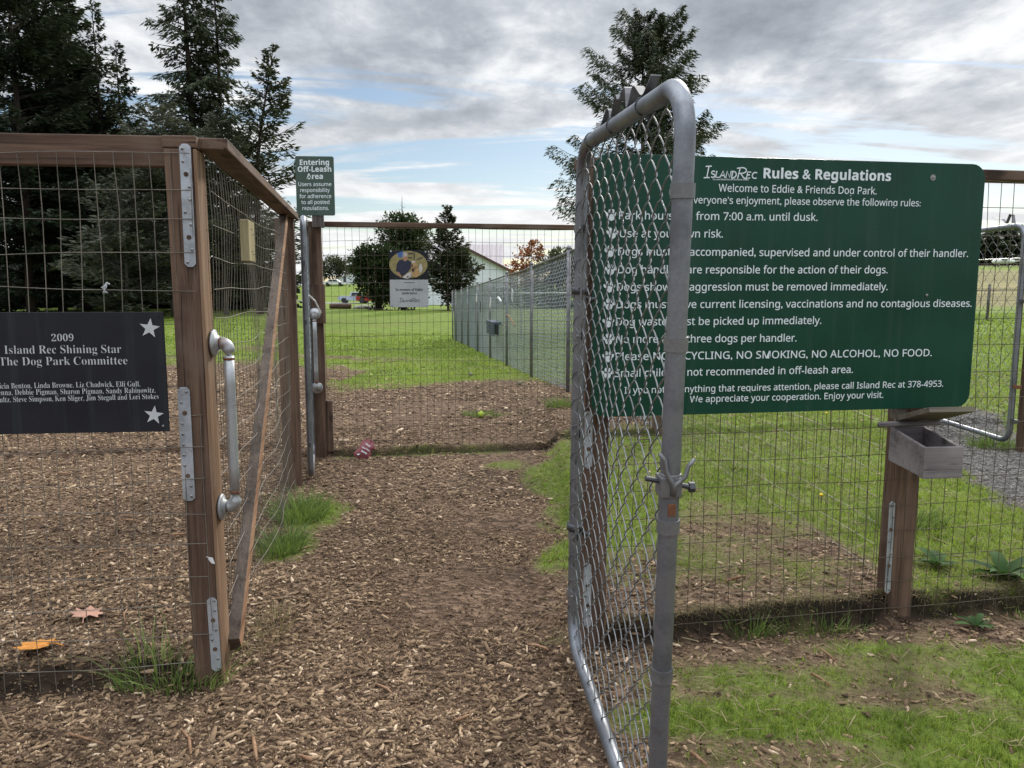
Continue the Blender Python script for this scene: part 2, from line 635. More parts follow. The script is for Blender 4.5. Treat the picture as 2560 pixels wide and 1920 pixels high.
M['hole'] = m_plain('dark_hole', (.02, .018, .016), .9, 0, .1, 20)
M['white_plastic'] = m_plain('white_plastic', (.72, .73, .74), .4, 0, .05, 20)
M['black_plastic'] = m_plain('black_plastic', (.02, .02, .022), .5, 0, .1, 20)
M['letter'] = m_plain('white_letter', (.70, .78, .82), .5, 0, .05, 30)
M['letter_grey'] = m_plain('grey_letter', (.50, .53, .56), .5, 0, .05, 30)
M['letter_black'] = m_plain('black_letter', (.035, .04, .045), .5, 0, .1, 30)


def m_sign(name, col, rough, spec):
    m, b, pb = mat(name)
    t = b.n('ShaderNodeTexCoord')
    n = b.noise(t.outputs['Object'], 3.2, 5, .6)
    c = b.ramp(n, [(.3, tuple(x * .85 for x in col)), (.7, tuple(x * 1.18 for x in col))])
    grime = b.noise(t.outputs['Object'], 60, 5, .7)
    c = b.mix(b.maprange(grime, .66, .80, 0, .18), c, (.22, .24, .22))
    streak = b.noise(b.mapping(t.outputs['Object'], (22, 1, 1.1)), 1.0, 5, .6)
    c = b.mix(b.maprange(streak, .52, .75, 0, .16), c, (.10, .14, .12))
    b.link(c, pb.inputs['Base Color'])
    b.link(b.maprange(n, .3, .7, rough * .8, rough * 1.25), pb.inputs['Roughness'])
    pb.inputs['Specular IOR Level'].default_value = spec
    big = b.noise(t.outputs['Object'], 1.7, 2, .5)
    set_bump(b, pb, big, .25, .06)
    return m


M['sign_green'] = m_sign('green_sign_paint', (.005, .048, .030), .27, .28)
M['sign_grey_green'] = m_sign('grey_green_sign_paint', (.060, .098, .080), .55, .3)
M['plaque'] = m_sign('dark_plaque', (.016, .017, .023), .45, .22)
M['plaque_light'] = m_sign('pale_plaque', (.40, .43, .45), .5, .3)


def m_ground():
    m, b, pb = mat('ground_surface')
    t = b.n('ShaderNodeTexCoord')
    gm = b.n('ShaderNodeAttribute', attribute_name='grass').outputs['Fac']
    sm = b.n('ShaderNodeAttribute', attribute_name='soil_shade').outputs['Fac']
    vm = b.n('ShaderNodeAttribute', attribute_name='gravel').outputs['Fac']
    dm = b.n('ShaderNodeAttribute', attribute_name='dry').outputs['Fac']
    P = t.outputs['Object']
    # bark chips
    vor = b.n('ShaderNodeTexVoronoi')
    warp = b.n('ShaderNodeVectorMath', operation='ADD')
    nz = b.n('ShaderNodeTexNoise')
    b.link(P, nz.inputs['Vector'])
    nz.inputs['Scale'].default_value = 20
    sc = b.n('ShaderNodeVectorMath', operation='SCALE')
    b.link(nz.outputs['Color'], sc.inputs[0])
    sc.inputs['Scale'].default_value = .04
    b.link(P, warp.inputs[0])
    b.link(sc.outputs[0], warp.inputs[1])
    b.link(b.mapping(warp.outputs[0], (1, 2.2, 1), rot=(0, 0, .5)), vor.inputs['Vector'])
    vor.inputs['Scale'].default_value = 30
    sepc = b.n('ShaderNodeSeparateColor')
    b.link(vor.outputs['Color'], sepc.inputs[0])
    chip = b.ramp(sepc.outputs[0], [(0, (.030, .019, .012)), (.35, (.085, .054, .036)), (.7, (.16, .105, .070)), (1, (.27, .185, .125))])
    big = b.noise(P, 1.3, 5, .6)
    chip = b.mix(b.maprange(big, .35, .7, .15, .6), chip, (.085, .056, .038))
    earth = b.ramp(b.noise(P, 14, 6, .7), [(.3, (.075, .052, .032)), (.7, (.19, .145, .085))])
    chip = b.mix(b.maprange(gm, .08, .30, 0, .85), chip, earth)
    # grass
    g1 = b.noise(P, 2.2, 6, .65)
    g2 = b.noise(b.mapping(P, (1, .6, 1)), 26, 5, .7)
    gf = b.math('ADD', b.math('MULTIPLY', g1, .5), b.math('MULTIPLY', g2, .5))
    gc = b.ramp(gf, [(.30, (.030, .048, .010)), (.43, (.090, .135, .022)), (.55, (.160, .230, .036)), (.72, (.25, .30, .065))])
    sxyz = b.n('ShaderNodeSeparateXYZ')
    b.link(P, sxyz.inputs[0])
    gc = b.mix(b.maprange(sxyz.outputs['Y'], 9, 26, .30, 0), gc, (.050, .052, .018))
    far = b.noise(P, .25, 5, .6)
    gc = b.mix(b.maprange(far, .45, .65, 0, .45), gc, (.15, .16, .05))
    col = b.mix(b.maprange(b.math('ADD', gm, b.math('MULTIPLY', b.math('SUBTRACT', g2, .5), .7)), .16, .74, 0, 1), chip, gc)
    # dark earth with the bank undercut's shade painted in, gravel, dry fields
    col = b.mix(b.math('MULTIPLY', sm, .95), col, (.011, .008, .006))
    gv = b.n('ShaderNodeTexVoronoi')
    b.link(P, gv.inputs['Vector'])
    gv.inputs['Scale'].default_value = 55
    sg = b.n('ShaderNodeSeparateColor')
    b.link(gv.outputs['Color'], sg.inputs[0])
    grav = b.ramp(sg.outputs[0], [(0, (.03, .03, .028)), (.5, (.095, .09, .082)), (1, (.20, .19, .175))])
    col = b.mix(vm, col, grav)
    dry = b.ramp(b.noise(b.mapping(P, (.05, .3, 1)), 1.0, 6, .6), [(.3, (.12, .11, .045)), (.7, (.26, .23, .11))])
    col = b.mix(dm, col, dry)
    b.link(col, pb.inputs['Base Color'])
    pb.inputs['Roughness'].default_value = .95
    pb.inputs['Specular IOR Level'].default_value = .15
    hh = b.math('ADD', b.math('MULTIPLY', vor.outputs['Distance'], .6), b.math('MULTIPLY', g2, .8))
    set_bump(b, pb, hh, .7, .02)
    return m


M['ground'] = m_ground()


def m_chip():
    m, b, pb = mat('bark_chip')
    tn = b.n('ShaderNodeAttribute', attribute_name='tone').outputs['Fac']
    t = b.n('ShaderNodeTexCoord')
    n = b.noise(b.mapping(t.outputs['Object'], (120, 120, 120)), 1.0, 4, .6)
    c = b.ramp(tn, [(0, (.042, .026, .015)), (.25, (.118, .076, .045)), (.6, (.255, .173, .106)), (.88, (.42, .30, .19)), (1, (.62, .48, .34))])
    c = b.mix(b.maprange(n, .45, .7, 0, .45), c, (.060, .038, .023))
    b.link(c, pb.inputs['Base Color'])
    pb.inputs['Roughness'].default_value = .85
    pb.inputs['Specular IOR Level'].default_value = .2
    return m


M['chip'] = m_chip()
M['grass'] = m_leaf('grass_blade', (.050, .092, .010), (.31, .41, .060), .42)
M['tuft'] = m_leaf('long_grass_blade', (.030, .070, .012), (.24, .33, .08), .35)
M['dry_grass'] = m_leaf('dry_grass_blade', (.12, .095, .045), (.38, .32, .17), .3)
M['weeds'] = m_leaf('weed_leaf', (.012, .034, .008), (.050, .115, .022), .25, rough=.85)
M['conifer'] = m_leaf('conifer_needles', (.014, .027, .014), (.070, .090, .046), .25)
M['conifer_dark'] = m_leaf('dark_conifer_needles', (.010, .020, .012), (.046, .064, .036), .2)
M['spruce_pale'] = m_leaf('pale_spruce_needles', (.030, .040, .028), (.115, .125, .085), .22)
M['pine'] = m_leaf('pine_needles', (.016, .026, .014), (.075, .088, .045), .25)
M['bush'] = m_leaf('broad_leaf', (.010, .022, .009), (.060, .088, .026), .3)
M['bush_olive'] = m_leaf('olive_leaf', (.016, .026, .012), (.085, .105, .045), .3)
M['orange_leaf'] = m_leaf('orange_leaf', (.13, .045, .02), (.38, .15, .055), .35)
M['bark'] = m_wood('bark', (.030, .022, .018), (.085, .064, .052), 'z', .95)
M['bark_grey'] = m_wood('grey_bark', (.07, .065, .06), (.17, .155, .14), 'z', .95)

# ------------------------------------------------------------------ the ground, one sheet to the horizon
def grow(a, b, s0, ratio):
    o, s = [a], s0
    while o[-1] < b:
        s *= ratio
        o.append(o[-1] + s)
    return o


xs_r = grow(2.6, 900, .025, 1.10)
xs_l = [-q for q in grow(2.6, 900, .025, 1.10)][::-1]
xs = np.array(xs_l[:-1] + list(np.arange(-2.6, 2.6, .025)) + xs_r)
ys_n = list(np.arange(1.7, 7.6, .025))
ys = np.array([-900, -300, -100, -40, -15, -6, -2, 0, .6, 1.1, 1.4, 1.6] + ys_n + grow(7.6, 1500, .025, 1.045))
gx, gy = np.meshgrid(xs, ys)
gz = hz(gx.ravel(), gy.ravel())
gv = np.stack([gx.ravel(), gy.ravel(), gz], 1)
nx_, ny_ = len(xs), len(ys)
ii = (np.arange(ny_ - 1)[:, None] * nx_ + np.arange(nx_ - 1)[None, :]).ravel()
gf = np.stack([ii, ii + 1, ii + nx_ + 1, ii + nx_], 1)
fx, fy = gv[:, 0], gv[:, 1]
rr = fx / np.maximum(fy, 1)
dry_a = sst((rr - .36) / .1) * sst((fy - 38) / 8) * (1 - sst((fy - 128) / 6) * (1 - sst((fy - 150) / 8)))
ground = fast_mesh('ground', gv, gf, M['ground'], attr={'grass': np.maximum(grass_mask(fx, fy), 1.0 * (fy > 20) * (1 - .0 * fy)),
                   'soil_shade': soil_shade_mask(fx, fy), 'gravel': gravel_mask(fx, fy), 'dry': dry_a})
ground.data.polygons.foreach_set('use_smooth', [True] * len(ground.data.polygons))
tag(ground, kind='structure')

# ------------------------------------------------------------------ builders for panels (local x along the panel, y away from the camera, z up)
def frame_root(name, label, cat, A, B, group=None, z=0.0):
    r = thing(name, label, cat, (A[0], A[1], z), group, (0, 0, math.atan2(B[1] - A[1], B[0] - A[0])))
    return r


def local(root, x, y, z=0.0):
    a = root.rotation_euler.z
    dx, dy = x - root.location.x, y - root.location.y
    return (dx * math.cos(a) + dy * math.sin(a), -dx * math.sin(a) + dy * math.cos(a), z - root.location.z)


def to_world(root, s, n=0.0):
    a = root.rotation_euler.z
    return (root.location.x + s * math.cos(a) - n * math.sin(a), root.location.y + s * math.sin(a) + n * math.cos(a))


def weld_mesh(root, x0, x1, z1, z0=None, sx=.058, sz=.108, r=.0013, wob=.004, y=0.0, mat_=None, seed=1, sag=0.0):
    mb = MB()
    L = x1 - x0
    q = lambda a, b, k: (vnoise(np.asarray(a) * 2.3, np.asarray(b) * 2.3, seed + k) - .5) * 2 * wob
    for i in range(int(L / sx) + 1):
        s = x0 + i * sx
        wx, wy = to_world(root, s)
        zb = (H(wx, wy) - .015 if z0 is None else z0) - root.location.z
        zz = np.linspace(zb, z1, 11)
        xx = s + q(zz * 1.3 + i * 3.1, zz * 0 + i, 0) * .8
        yy = y + q(zz * 1.1, zz * 0 + s * 1.1, 5) * 1.6 + sag * np.exp(-((zz - zb) / .35) ** 2) * (q(zz * 0 + s * .6, zz * 0, 9) / max(wob, 1e-4) * .5 + .3)
        mb.tube(np.stack([xx, yy, zz], 1), r, 5, False)
    k = int((z1 + .05) / sz) + 1
    ns = max(8, int(L / .12))
    ss = np.linspace(x0, x1, ns)
    for j in range(k):
        z = z1 - j * sz
        wz = np.array([H(*to_world(root, s)) for s in (x0, (x0 + x1) / 2, x1)]).max()
        if z < wz - .02:
            break
        zz = z + q(ss * 1.2, ss * 0 + j * 2.7, 2) * 1.3
        yy = y - .002 + q(zz * 0 + z * 1.1, ss * 1.1, 5) * 1.6 + sag * math.exp(-(z / .35) ** 2) * (q(ss * .6, ss * 0, 9) / max(wob, 1e-4) * .5 + .3)
        mb.tube(np.stack([ss, yy, zz], 1), r * 1.05, 5, False)
    return mb.build('wire_mesh', mat_ or M['wire'], root, True)


def chain_mesh(root, x0, x1, z0, z1, w=.05, h=.047, r=.0016, sides=5, y=0.0, mat_=None, detail=True, zfun=None, warp=0.0, parent=None, depth=.0045):
    mb = MB()
    nst = int((x1 - x0) / w)
    for k in range(nst):
        zb, zt = (z0, z1) if zfun is None else zfun(x0 + k * w)
        nh = int((zt - zb) / h)
        pts = []
        for j in range(nh + 1):
            ex = (j + k) % 2
            xx = x0 + k * w + ex * w + (.0012 if ex else -.0012)
            zz = zb + j * h
            dep = 0.0
            if warp:
                dep += warp * (vnoise([xx * 3], [zz * 2.2], 3)[0] - .5)
                xx += warp * .5 * (vnoise([xx * 4 + 9], [zz * 3], 6)[0] - .5)
            nx = w * (1 - 2 * ex)
            sd_ = depth * (1 if ex else -1)
            base = dep if warp else 0
            pts.append((xx, y + base, zz))
            if detail:
                pts += [(xx + nx * .10, y + base + sd_ * .75, zz + .17 * h), (xx + nx * .5, y + base + sd_, zz + .5 * h), (xx + nx * .90, y + base + sd_ * .75, zz + .83 * h)]
            else:
                pts.append((xx + nx * .5, y + base + sd_, zz + .5 * h))
        mb.tube(pts, r, sides, False)
    return mb.build('chain_link_mesh', mat_ or M['chain'], root if parent is None else parent, True)


def rounded_loop(x0, x1, z0, z1, rad, n=8, y=0.0):
    pts = []
    for cx, cz, a0 in ((x1 - rad, z1 - rad, 90), (x1 - rad, z0 + rad, 0), (x0 + rad, z0 + rad, -90), (x0 + rad, z1 - rad, -180)):
        for i in range(n + 1):
            a = R(a0 - 90 * i / n)
            pts.append((cx + rad * math.cos(a), y, cz + rad * math.sin(a)))
    return pts


def closed_tube(mb, pts, r, n=12):
    p = [Vector(q) for q in pts]
    k = len(p)
    vs, fs = [], []
    nrm = Vector((0, 1, 0))
    for i in range(k):
        t = (p[(i + 1) % k] - p[i - 1]).normalized()
        s = t.cross(nrm).normalized()
        for j in range(n):
            a = 2 * math.pi * j / n
            vs.append(tuple(p[i] + s * (r * math.cos(a)) + nrm * (r * math.sin(a))))
    for i in range(k):
        i2 = (i + 1) % k
        for j in range(n):
            j2 = (j + 1) % n
            fs.append((i * n + j, i * n + j2, i2 * n + j2, i2 * n + j))
    return mb.add(vs, fs)


def plate(root, p_top, p_bot, width, y, name='strap_plate', holes=9, mat_=None, seed=0):
    """a galvanised strap with screws and holes; p_top and p_bot in panel coordinates (s, z)"""
    (x0, z0), (x1, z1) = p_top, p_bot
    L = math.hypot(x1 - x0, z1 - z0)
    ang = math.atan2(x0 - x1, z0 - z1)
    Mx = Matrix.Translation(((x0 + x1) / 2, y, (z0 + z1) / 2)) @ Matrix.Rotation(ang, 4, 'Y')
    w, c = width / 2, .010
    poly = [(-w + c, -L / 2), (w - c, -L / 2), (w, -L / 2 + c), (w, L / 2 - c), (w - c, L / 2), (-w + c, L / 2), (-w, L / 2 - c), (-w, -L / 2 + c)]
    mb = MB()
    mb.prism(poly, .0025, Mx)
    o = mb.build(name, mat_ or M['galv_plate'], root, False, .0006)
    rs = random.Random(seed)
    for i in range(holes):
        zz = L * (.46 - .92 * i / (holes - 1))
        xx = rs.choice((-1, 1)) * w * .45
        big = i in (2, holes - 3)
        Ms = Mx @ Matrix.Translation((xx if not big else 0, -.0004, zz)) @ Matrix.Rotation(R(90), 4, 'X')
        mb = MB()
        if big:
            mb.lathe([(.0075, -.0005), (.0075, .0012)], 14, Ms)
            mb.build('bolt_hole', M['wood_z'], o)
        else:
            mb.lathe([(.0048, -.001), (.0045, .0018), (.0025, .0030)], 10, Ms)
            mb.build('screw', M['screw'], o)
            mb = MB().lathe([(.0020, .0026), (.0020, .0034)], 6, Ms)
            mb.build('screw_socket', M['hole'], o) if rs.random() < .6 else None
    return o


def post_box(root, x, y, z0, z1, w=.092, d=.092, name='post', mat_=None, lean=(0, 0), cut=0.0):
    mb = MB()
    wx, wz = w / 2, d / 2
    lx, ly = lean
    n = 8
    vs, fs = [], []
    for i in range(n + 1):
        t = i / n
        z = z0 + (z1 - z0) * t
        ox, oy = x + lx * t + .0015 * math.sin(i * 2.1), y + ly * t + .0015 * math.sin(i * 1.3 + 1)
        vs += [(ox - wx, oy - wz, z), (ox + wx, oy - wz, z), (ox + wx, oy + wz, z), (ox - wx, oy + wz, z)]
    for i in range(n):
        for j in range(4):
            fs.append((i * 4 + j, i * 4 + (j + 1) % 4, i * 4 + 4 + (j + 1) % 4, i * 4 + 4 + j))
    fs += [(3, 2, 1, 0), (n * 4, n * 4 + 1, n * 4 + 2, n * 4 + 3)]
    mb.add(vs, fs)
    return mb.build(name, mat_ or M['wood_z'], root, False, .004)


def pipe_handle(root, x_face, y, z_top, z_bot, off=.052, r=.0165, face=(1, 0)):
    """grab handle of threaded pipe: two flanges on the post, two elbows, an upright pipe; face is the direction it sticks out"""
    fx, fy = face
    D = Vector((fx, fy, 0))
    base = Vector((x_face, y, 0))
    zax = Matrix(((-fy, 0, fx, 0), (fx, 0, fy, 0), (0, 1, 0, 0), (0, 0, 0, 1)))   # local z -> D
    rootpart = MB()
    rootpart.tube([base + D * off + Vector((0, 0, z)) for z in np.linspace(z_bot + .045, z_top - .045, 6)], r, 14)
    pipe = rootpart.build('pipe_handle', M['galv_rust'], root, True)
    for z, sg in ((z_top, -1), (z_bot, 1)):
        mb = MB()
        Mx = Matrix.Translation(base + Vector((0, 0, z))) @ zax
        mb.lathe([(.046, 0), (.046, .006), (.042, .009), (.027, .012), (.025, .020), (.0, .020)][:-1], 26, Mx)
        fl = mb.build('flange', M['galv_rust'], pipe, True)
        for a in (45, 135, 225, 315):
            q = Mx @ Vector((.034 * math.cos(R(a)), .034 * math.sin(R(a)), .010))
            pass
        mb = MB()
        c = off
        arc = []
        rad = .026
        arc.append(base + D * .024 + Vector((0, 0, z)))
        for i in range(7):
            t = R(90 * i / 6)
            arc.append(base + D * (c - rad + rad * math.sin(t)) + Vector((0, 0, z + sg * (rad - rad * math.cos(t)))))
        arc.append(base + D * c + Vector((0, 0, z + sg * .052)))
        mb.tube(arc, [r * 1.22] * 8 + [r * 1.36], 14)
        mb.build('elbow', M['galv_rust'], pipe, True)
        mb = MB()
        mb.tube([base + D * .014 + Vector((0, 0, z)), base + D * .030 + Vector((0, 0, z))], r * 1.04, 12)
        mb.build('threaded_end', M['rust'], pipe, True)
        mb = MB()
        mb.tube([base + D * c + Vector((0, 0, z + sg * .050)), base + D * c + Vector((0, 0, z + sg * .058))], r * 1.07, 12)
        mb.build('threaded_end', M['rust'], pipe, True)
    return pipe


# ------------------------------------------------------------------ lettering
def conv(s, style):
    if style == 'plain':
        return s
    A, a, d = {'serif': (0x1D400, 0x1D41A, 0x1D7CE), 'sans': (0x1D5A0, 0x1D5BA, 0x1D7E2), 'sansb': (0x1D5D4, 0x1D5EE, 0x1D7EC)}[style]
    o = ''
    for c in s:
        if 'A' <= c <= 'Z':
            o += chr(A + ord(c) - 65)
        elif 'a' <= c <= 'z':
            o += chr(a + ord(c) - 97)
        elif '0' <= c <= '9':
            o += chr(d + ord(c) - 48)
        else:
            o += c
    return o


def text_polys(s, style, offset=0.0):
    c = bpy.data.curves.new('text_source', 'FONT')
    c.body = conv(s, style)
    c.size = 1.0
    c.resolution_u = 3
    c.offset = offset
    o = bpy.data.objects.new('text_source', c)
    COL.objects.link(o)
    dg = bpy.context.evaluated_depsgraph_get()
    me = bpy.data.meshes.new_from_object(o.evaluated_get(dg))
    vs = np.array([tuple(q.co)[:2] for q in me.vertices])
    fs = [tuple(p.vertices) for p in me.polygons]
    bpy.data.meshes.remove(me)
    bpy.data.objects.remove(o)
    bpy.data.curves.remove(c)
    return vs, fs


_cap = {}


def cap_height(style):
    if style not in _cap:
        v_, _ = text_polys('H', style)
        _cap[style] = v_[:, 1].max()
    return _cap[style]


def write(mb, s, style, L, Rr, cap, offset=0.0, y=-.0012, slant=0.0):
    """a line of text from point L to point Rr (panel coordinates), with capitals `cap` metres high"""
    vs, fs = text_polys(s, style, offset)
    x0, x1 = vs[:, 0].min(), vs[:, 0].max()
    kx = (Rr[0] - L[0]) / (x1 - x0)
    ky = cap / cap_height(style)
    X = L[0] + (vs[:, 0] - x0) * kx + slant * vs[:, 1] * ky
    Z = L[1] + (Rr[1] - L[1]) * (vs[:, 0] - x0) / (x1 - x0) + vs[:, 1] * ky
    mb.lines.append(MB().add(np.stack([X, np.full_like(X, y), Z], 1), fs))


def ribbon(mb, pts, w, y=-.0012):
    p = [Vector((a, b)) for a, b in pts]
    vs = []
    for i, q in enumerate(p):
        t = (p[min(i + 1, len(p) - 1)] - p[max(i - 1, 0)]).normalized()
        nrm = Vector((-t.y, t.x)) * (w / 2)
        vs += [(q.x + nrm.x, y, q.y + nrm.y), (q.x - nrm.x, y, q.y - nrm.y)]
    mb.add(vs, [(2 * i, 2 * i + 1, 2 * i + 3, 2 * i + 2) for i in range(len(p) - 1)])


def arc_pts(cx, cy, rx, ry, a0, a1, n=8):
    return [(cx + rx * math.cos(R(a0 + (a1 - a0) * i / n)), cy + ry * math.sin(R(a0 + (a1 - a0) * i / n))) for i in range(n + 1)]


def logo(mb, x0, z0, w, h, y=-.0012):
    """hand-drawn ISLAND REC lettering in strokes; unit letters, then scaled and slanted"""
    G_ = []
    sm = .62
    G_ += [[(0.05, 1.0), (.60, 1.04)], [(.34, 1.0), (.28, .02)], [(0.0, -.02), (.55, 0.0)]]

    def S_(x):
        return [arc_pts(x + .20, .46, .17, .14, 30, 270, 7) + arc_pts(x + .20, .17, .17, .15, 90, -150, 7)]

    G_ += S_(.62)
    G_ += [[(1.12, sm), (1.08, .03), (1.40, .05)]]
    G_ += [[(1.45, .0), (1.70, sm + .02), (1.92, .0)], [(1.55, .22), (1.84, .22)]]
    G_ += [[(2.0, .0), (2.06, sm), (2.36, .05), (2.44, sm + .03)]]
    G_ += [[(2.58, sm), (2.54, .02)], [(2.50, sm)] + arc_pts(2.58, .32, .36, .31, 88, -88, 8) + [(2.50, .0)]]
    G_ += [[(3.22, .98), (3.10, -.04)], [(2.92, .90)] + arc_pts(3.40, .72, .42, .26, 120, -80, 10) + [(3.20, .44)], [(3.32, .46), (3.60, .10), (3.95, -.06)]]
    G_ += [[(4.28, sm - .04), (3.96, sm - .02), (3.92, .04), (4.26, .05)], [(3.94, .32), (4.2, .34)]]
    G_ += [arc_pts(4.68, .30, .26, .28, 50, 310, 9)]
    kx, kz = w / 4.95, h / 1.04
    lm = MB()
    mb.lines.append(lm)
    for st in G_:
        p = [(x0 + (a + .10 * b) * kx, z0 + b * kz) for a, b in st]
        ribbon(lm, p, h * .105, y)


def disc_poly(mb, cx, cz, rx, rz, y, n=18, rot=0.0):
    a = [2 * math.pi * i / n for i in range(n)]
    c, s = math.cos(rot), math.sin(rot)
    mb.add([(cx + rx * math.cos(q) * c - rz * math.sin(q) * s, y, cz + rx * math.cos(q) * s + rz * math.sin(q) * c) for q in a], [tuple(range(n))])


def sign_panel(root, x0, x1, z0, z1, rad, th, mat_, name='panel', y=0.0, skew=None):
    n = 6
    poly = []
    for cx, cz, a0 in ((x1 - rad, z1 - rad, 90), (x1 - rad, z0 + rad, 0), (x0 + rad, z0 + rad, -90), (x0 + rad, z1 - rad, -180)):
        for i in range(n + 1):
            a = R(a0 - 90 * i / n)
            px_, pz_ = cx + rad * math.cos(a), cz + rad * math.sin(a)
            if skew:
                t = (px_ - x0) / (x1 - x0)
                pz_ += skew[0] * (1 - t) + skew[1] * t
            poly.append((px_, pz_))
    mb = MB()
    mb.prism(poly, th, Matrix.Translation((0, y, 0)))
    return mb.build(name, mat_, root, False, .0008)


def screw(root, x, z, y=0.0, r=.008, name='screw', mat_=None, washer=None):
    Ms = Matrix.Translation((x, y, z)) @ Matrix.Rotation(R(90), 4, 'X')
    mb = MB()
    if washer:
        mb.lathe([(washer, -.001), (washer * .95, .002)], 18, Ms)
    mb.lathe([(r, 0.001), (r * .95, .0035), (r * .5, .0045)], 12, Ms)
    return mb.build(name, mat_ or M['screw'], root)


K = 2212 / 1659 * 0 + 1.1573      # the enlarged view I measured in -> photograph pixels
FG = 'wood framed wire mesh fence panels round the entry pen'

# ------------------------------------------------------------------ fence in front on the left
A, B = (P0[0], P0[1]), (P0[0] + 1, P0[1] + .10)
fl = frame_root('wire_fence', 'front wire mesh fence panel on the left, carrying the dark plaque and pipe handle', 'fence', A, B, FG)
ZT = 1.868
post_box(fl, -.024, .046, -.25, ZT - .041, .090, .092, 'gate_post', lean=(-.012, 0))
mb = MB().beam((.026, .046, -.22), (.015, .046, ZT - .042), .098, .011, up=(1, 0, 0))
mb.build('side_board', M['wood_raw'], fl, False, .003)
post_box(fl, -2.45, .046, -.2, ZT - .041, .092, .092, 'post')
mb = MB().box((-1.248, .030, ZT - .0485), (2.37, .042, .097))
mb.build('top_rail', M['wood_x'], fl, False, .004)
mb = MB().box((-.032, .046, ZT - .0195), (.108, .096, .039))
mb.build('post_cap', M['wood_x'], fl, False, .004)
weld_mesh(fl, -2.5, .0, ZT - .055, wob=.011, y=-.004, seed=3)
pl = lambda a, b: onplane(a * K, b * K, A, B)
plate(fl, pl(400, 311), pl(412.5, 577), .036, -.006, seed=1, holes=10)
plate(fl, pl(397, 836), pl(410, 1081), .040, -.006, seed=5, holes=11)
plate(fl, pl(458, 1290), pl(469, 1448), .034, -.006, seed=9, holes=8)
zt_, zb_ = at(452 * K, 742 * K, 2.62).z, at(474 * K, 1100 * K, 2.62).z
pipe_handle(fl, .030, .055, zt_, zb_, .050, .0175)
# torn tag stapled to the post, string knot on the mesh
s_, z_ = pl(455, 1207)
mb = MB().prism([(s_ - .012, z_ + .012), (s_ + .010, z_ + .006), (s_ + .016, z_ - .016), (s_ + .004, z_ - .012)], .002, Matrix.Translation((0, -.010, 0)))
mb.build('torn_tag', M['white_plastic'], fl)
s_, z_ = pl(234, 614)
mb = MB()
for i in range(5):
    mb.tube([(s_, -.01, z_ + .004), (s_ - .004 * i, -.016, z_ - .01), (s_ - .014 + .004 * i, -.014, z_ - .028)], .0011, 4)
mb.tube([(s_ - .006, -.006, z_), (s_, -.012, z_ + .005), (s_ + .006, -.006, z_)], .003, 6)
mb.build('string_knot', M['letter_grey'], fl)

# ------------------------------------------------------------------ fence on the left running back from the gate post
A, B = (P0[0] + .05, P0[1] + .098), (P2[0], P2[1])
Ls = math.hypot(B[0] - A[0], B[1] - A[1])
fs_ = frame_root('wire_fence', 'side wire mesh fence with a long diagonal brace, left of the chip path', 'fence', A, B, FG)
post_box(fs_, Ls + .03, .040, -.25, ZT - .025, .098, .122, 'post', lean=(.01, .0))
mb = MB().beam((-.06, .002, ZT - .0185), (Ls + .10, .0, ZT - .006), .096, .037)
mb.build('top_rail', M['wood_x'], fs_, False, .004)
weld_mesh(fs_, -.0, Ls, ZT - .06, wob=.011, y=.030, seed=23, sag=.05)
mb = MB().beam((.0, .014, .10), (Ls - .26, .014, ZT - .05), .044, .078, up=(0, 0, 1))
mb.m[3] = 1  # right face takes the paler wood, painted as the lit side
mb.build('diagonal_brace', [M['wood_shaded_x'], M['wood_edge_x']], fs_, False, .002)
s0, z0_ = onplane(515 * K, 470 * K, A, B)
s1, z1_ = onplane(543 * K, 568 * K, A, B)
sm, zm = (s0 + s1) / 2, (z0_ + z1_) / 2
mb = MB().box((sm, -.01, zm), (abs(s1 - s0) * .55, .034, abs(z0_ - z1_) * 1.0))
mb.build('pale_board', M['wood_pale'], fs_, False, .003)['label'] = 'pale weathered wooden block screwed to the mesh'
for q in ((.02, .03), (-.02, .05), (.02, -.05), (-.02, -.04)):
    screw(fs_, sm + q[0], zm + q[1], -.029, .004)

# inner chain link gate, seen almost edge on
GG = 'chain link gates of the dog park'
A, B = (P2[0] + .060, P2[1] + .10), (P3[0] - .055, P3[1] - .05)
Lg = math.hypot(B[0] - A[0], B[1] - A[1])
ig = frame_root('chain_link_gate', 'closed inner chain link gate seen edge on behind the second wooden post', 'gate', A, B, GG)
mb = MB()
closed_tube(mb, rounded_loop(0, Lg, .06, 1.86, .09), .021)
mb.build('gate_frame', M['galv'], ig, True)
chain_mesh(ig, .03, Lg - .03, .08, 1.83, warp=.02)
for z in (.3, 1.15, 1.55):
    mb = MB().box((-.02, -.0, z), (.09, .014, .03))
    mb.build('hinge', M['dark_metal'], ig)
mb = MB().tube([(.25, -.02, 1.33), (.27, -.06, 1.29), (.33, -.10, 1.20)], .006, 6)
mb.build('plastic_tie', M['white_plastic'], ig)

# ------------------------------------------------------------------ fence at the back of the pen
A, B = (P3[0], P3[1]), (FR[0], FR[1])
Lf = math.hypot(B[0] - A[0], B[1] - A[1])
ff = frame_root('wire_fence', 'back wire mesh fence across the pen, carrying the memorial plaque', 'fence', A, B, FG)
post_box(ff, 0.0, .046, -.25, 1.865, .098, .092, 'post', lean=(.0, 0))
mb = MB().beam((-.05, .044, 1.885), (Lf + .05, .044, 1.885), .092, .038)
mb.build('top_rail', M['wood_x'], ff, False, .004)
post_box(ff, Lf, .046, -.2, 1.865, .092, .092, 'post')
mb = MB().box((.012, -.022, 1.255), (.115, .036, .31))
mb.build('backing_board', M['wood_z'], ff, False, .003)
mb = MB().box((.075, .030, .26), (.05, .06, .42))
mb.build('backing_board', M['wood_z'], ff, False, .003)
weld_mesh(ff, .06, Lf, 1.86, wob=.006, y=-.004, seed=31, mat_=M['wire_rust'], r=.0014)
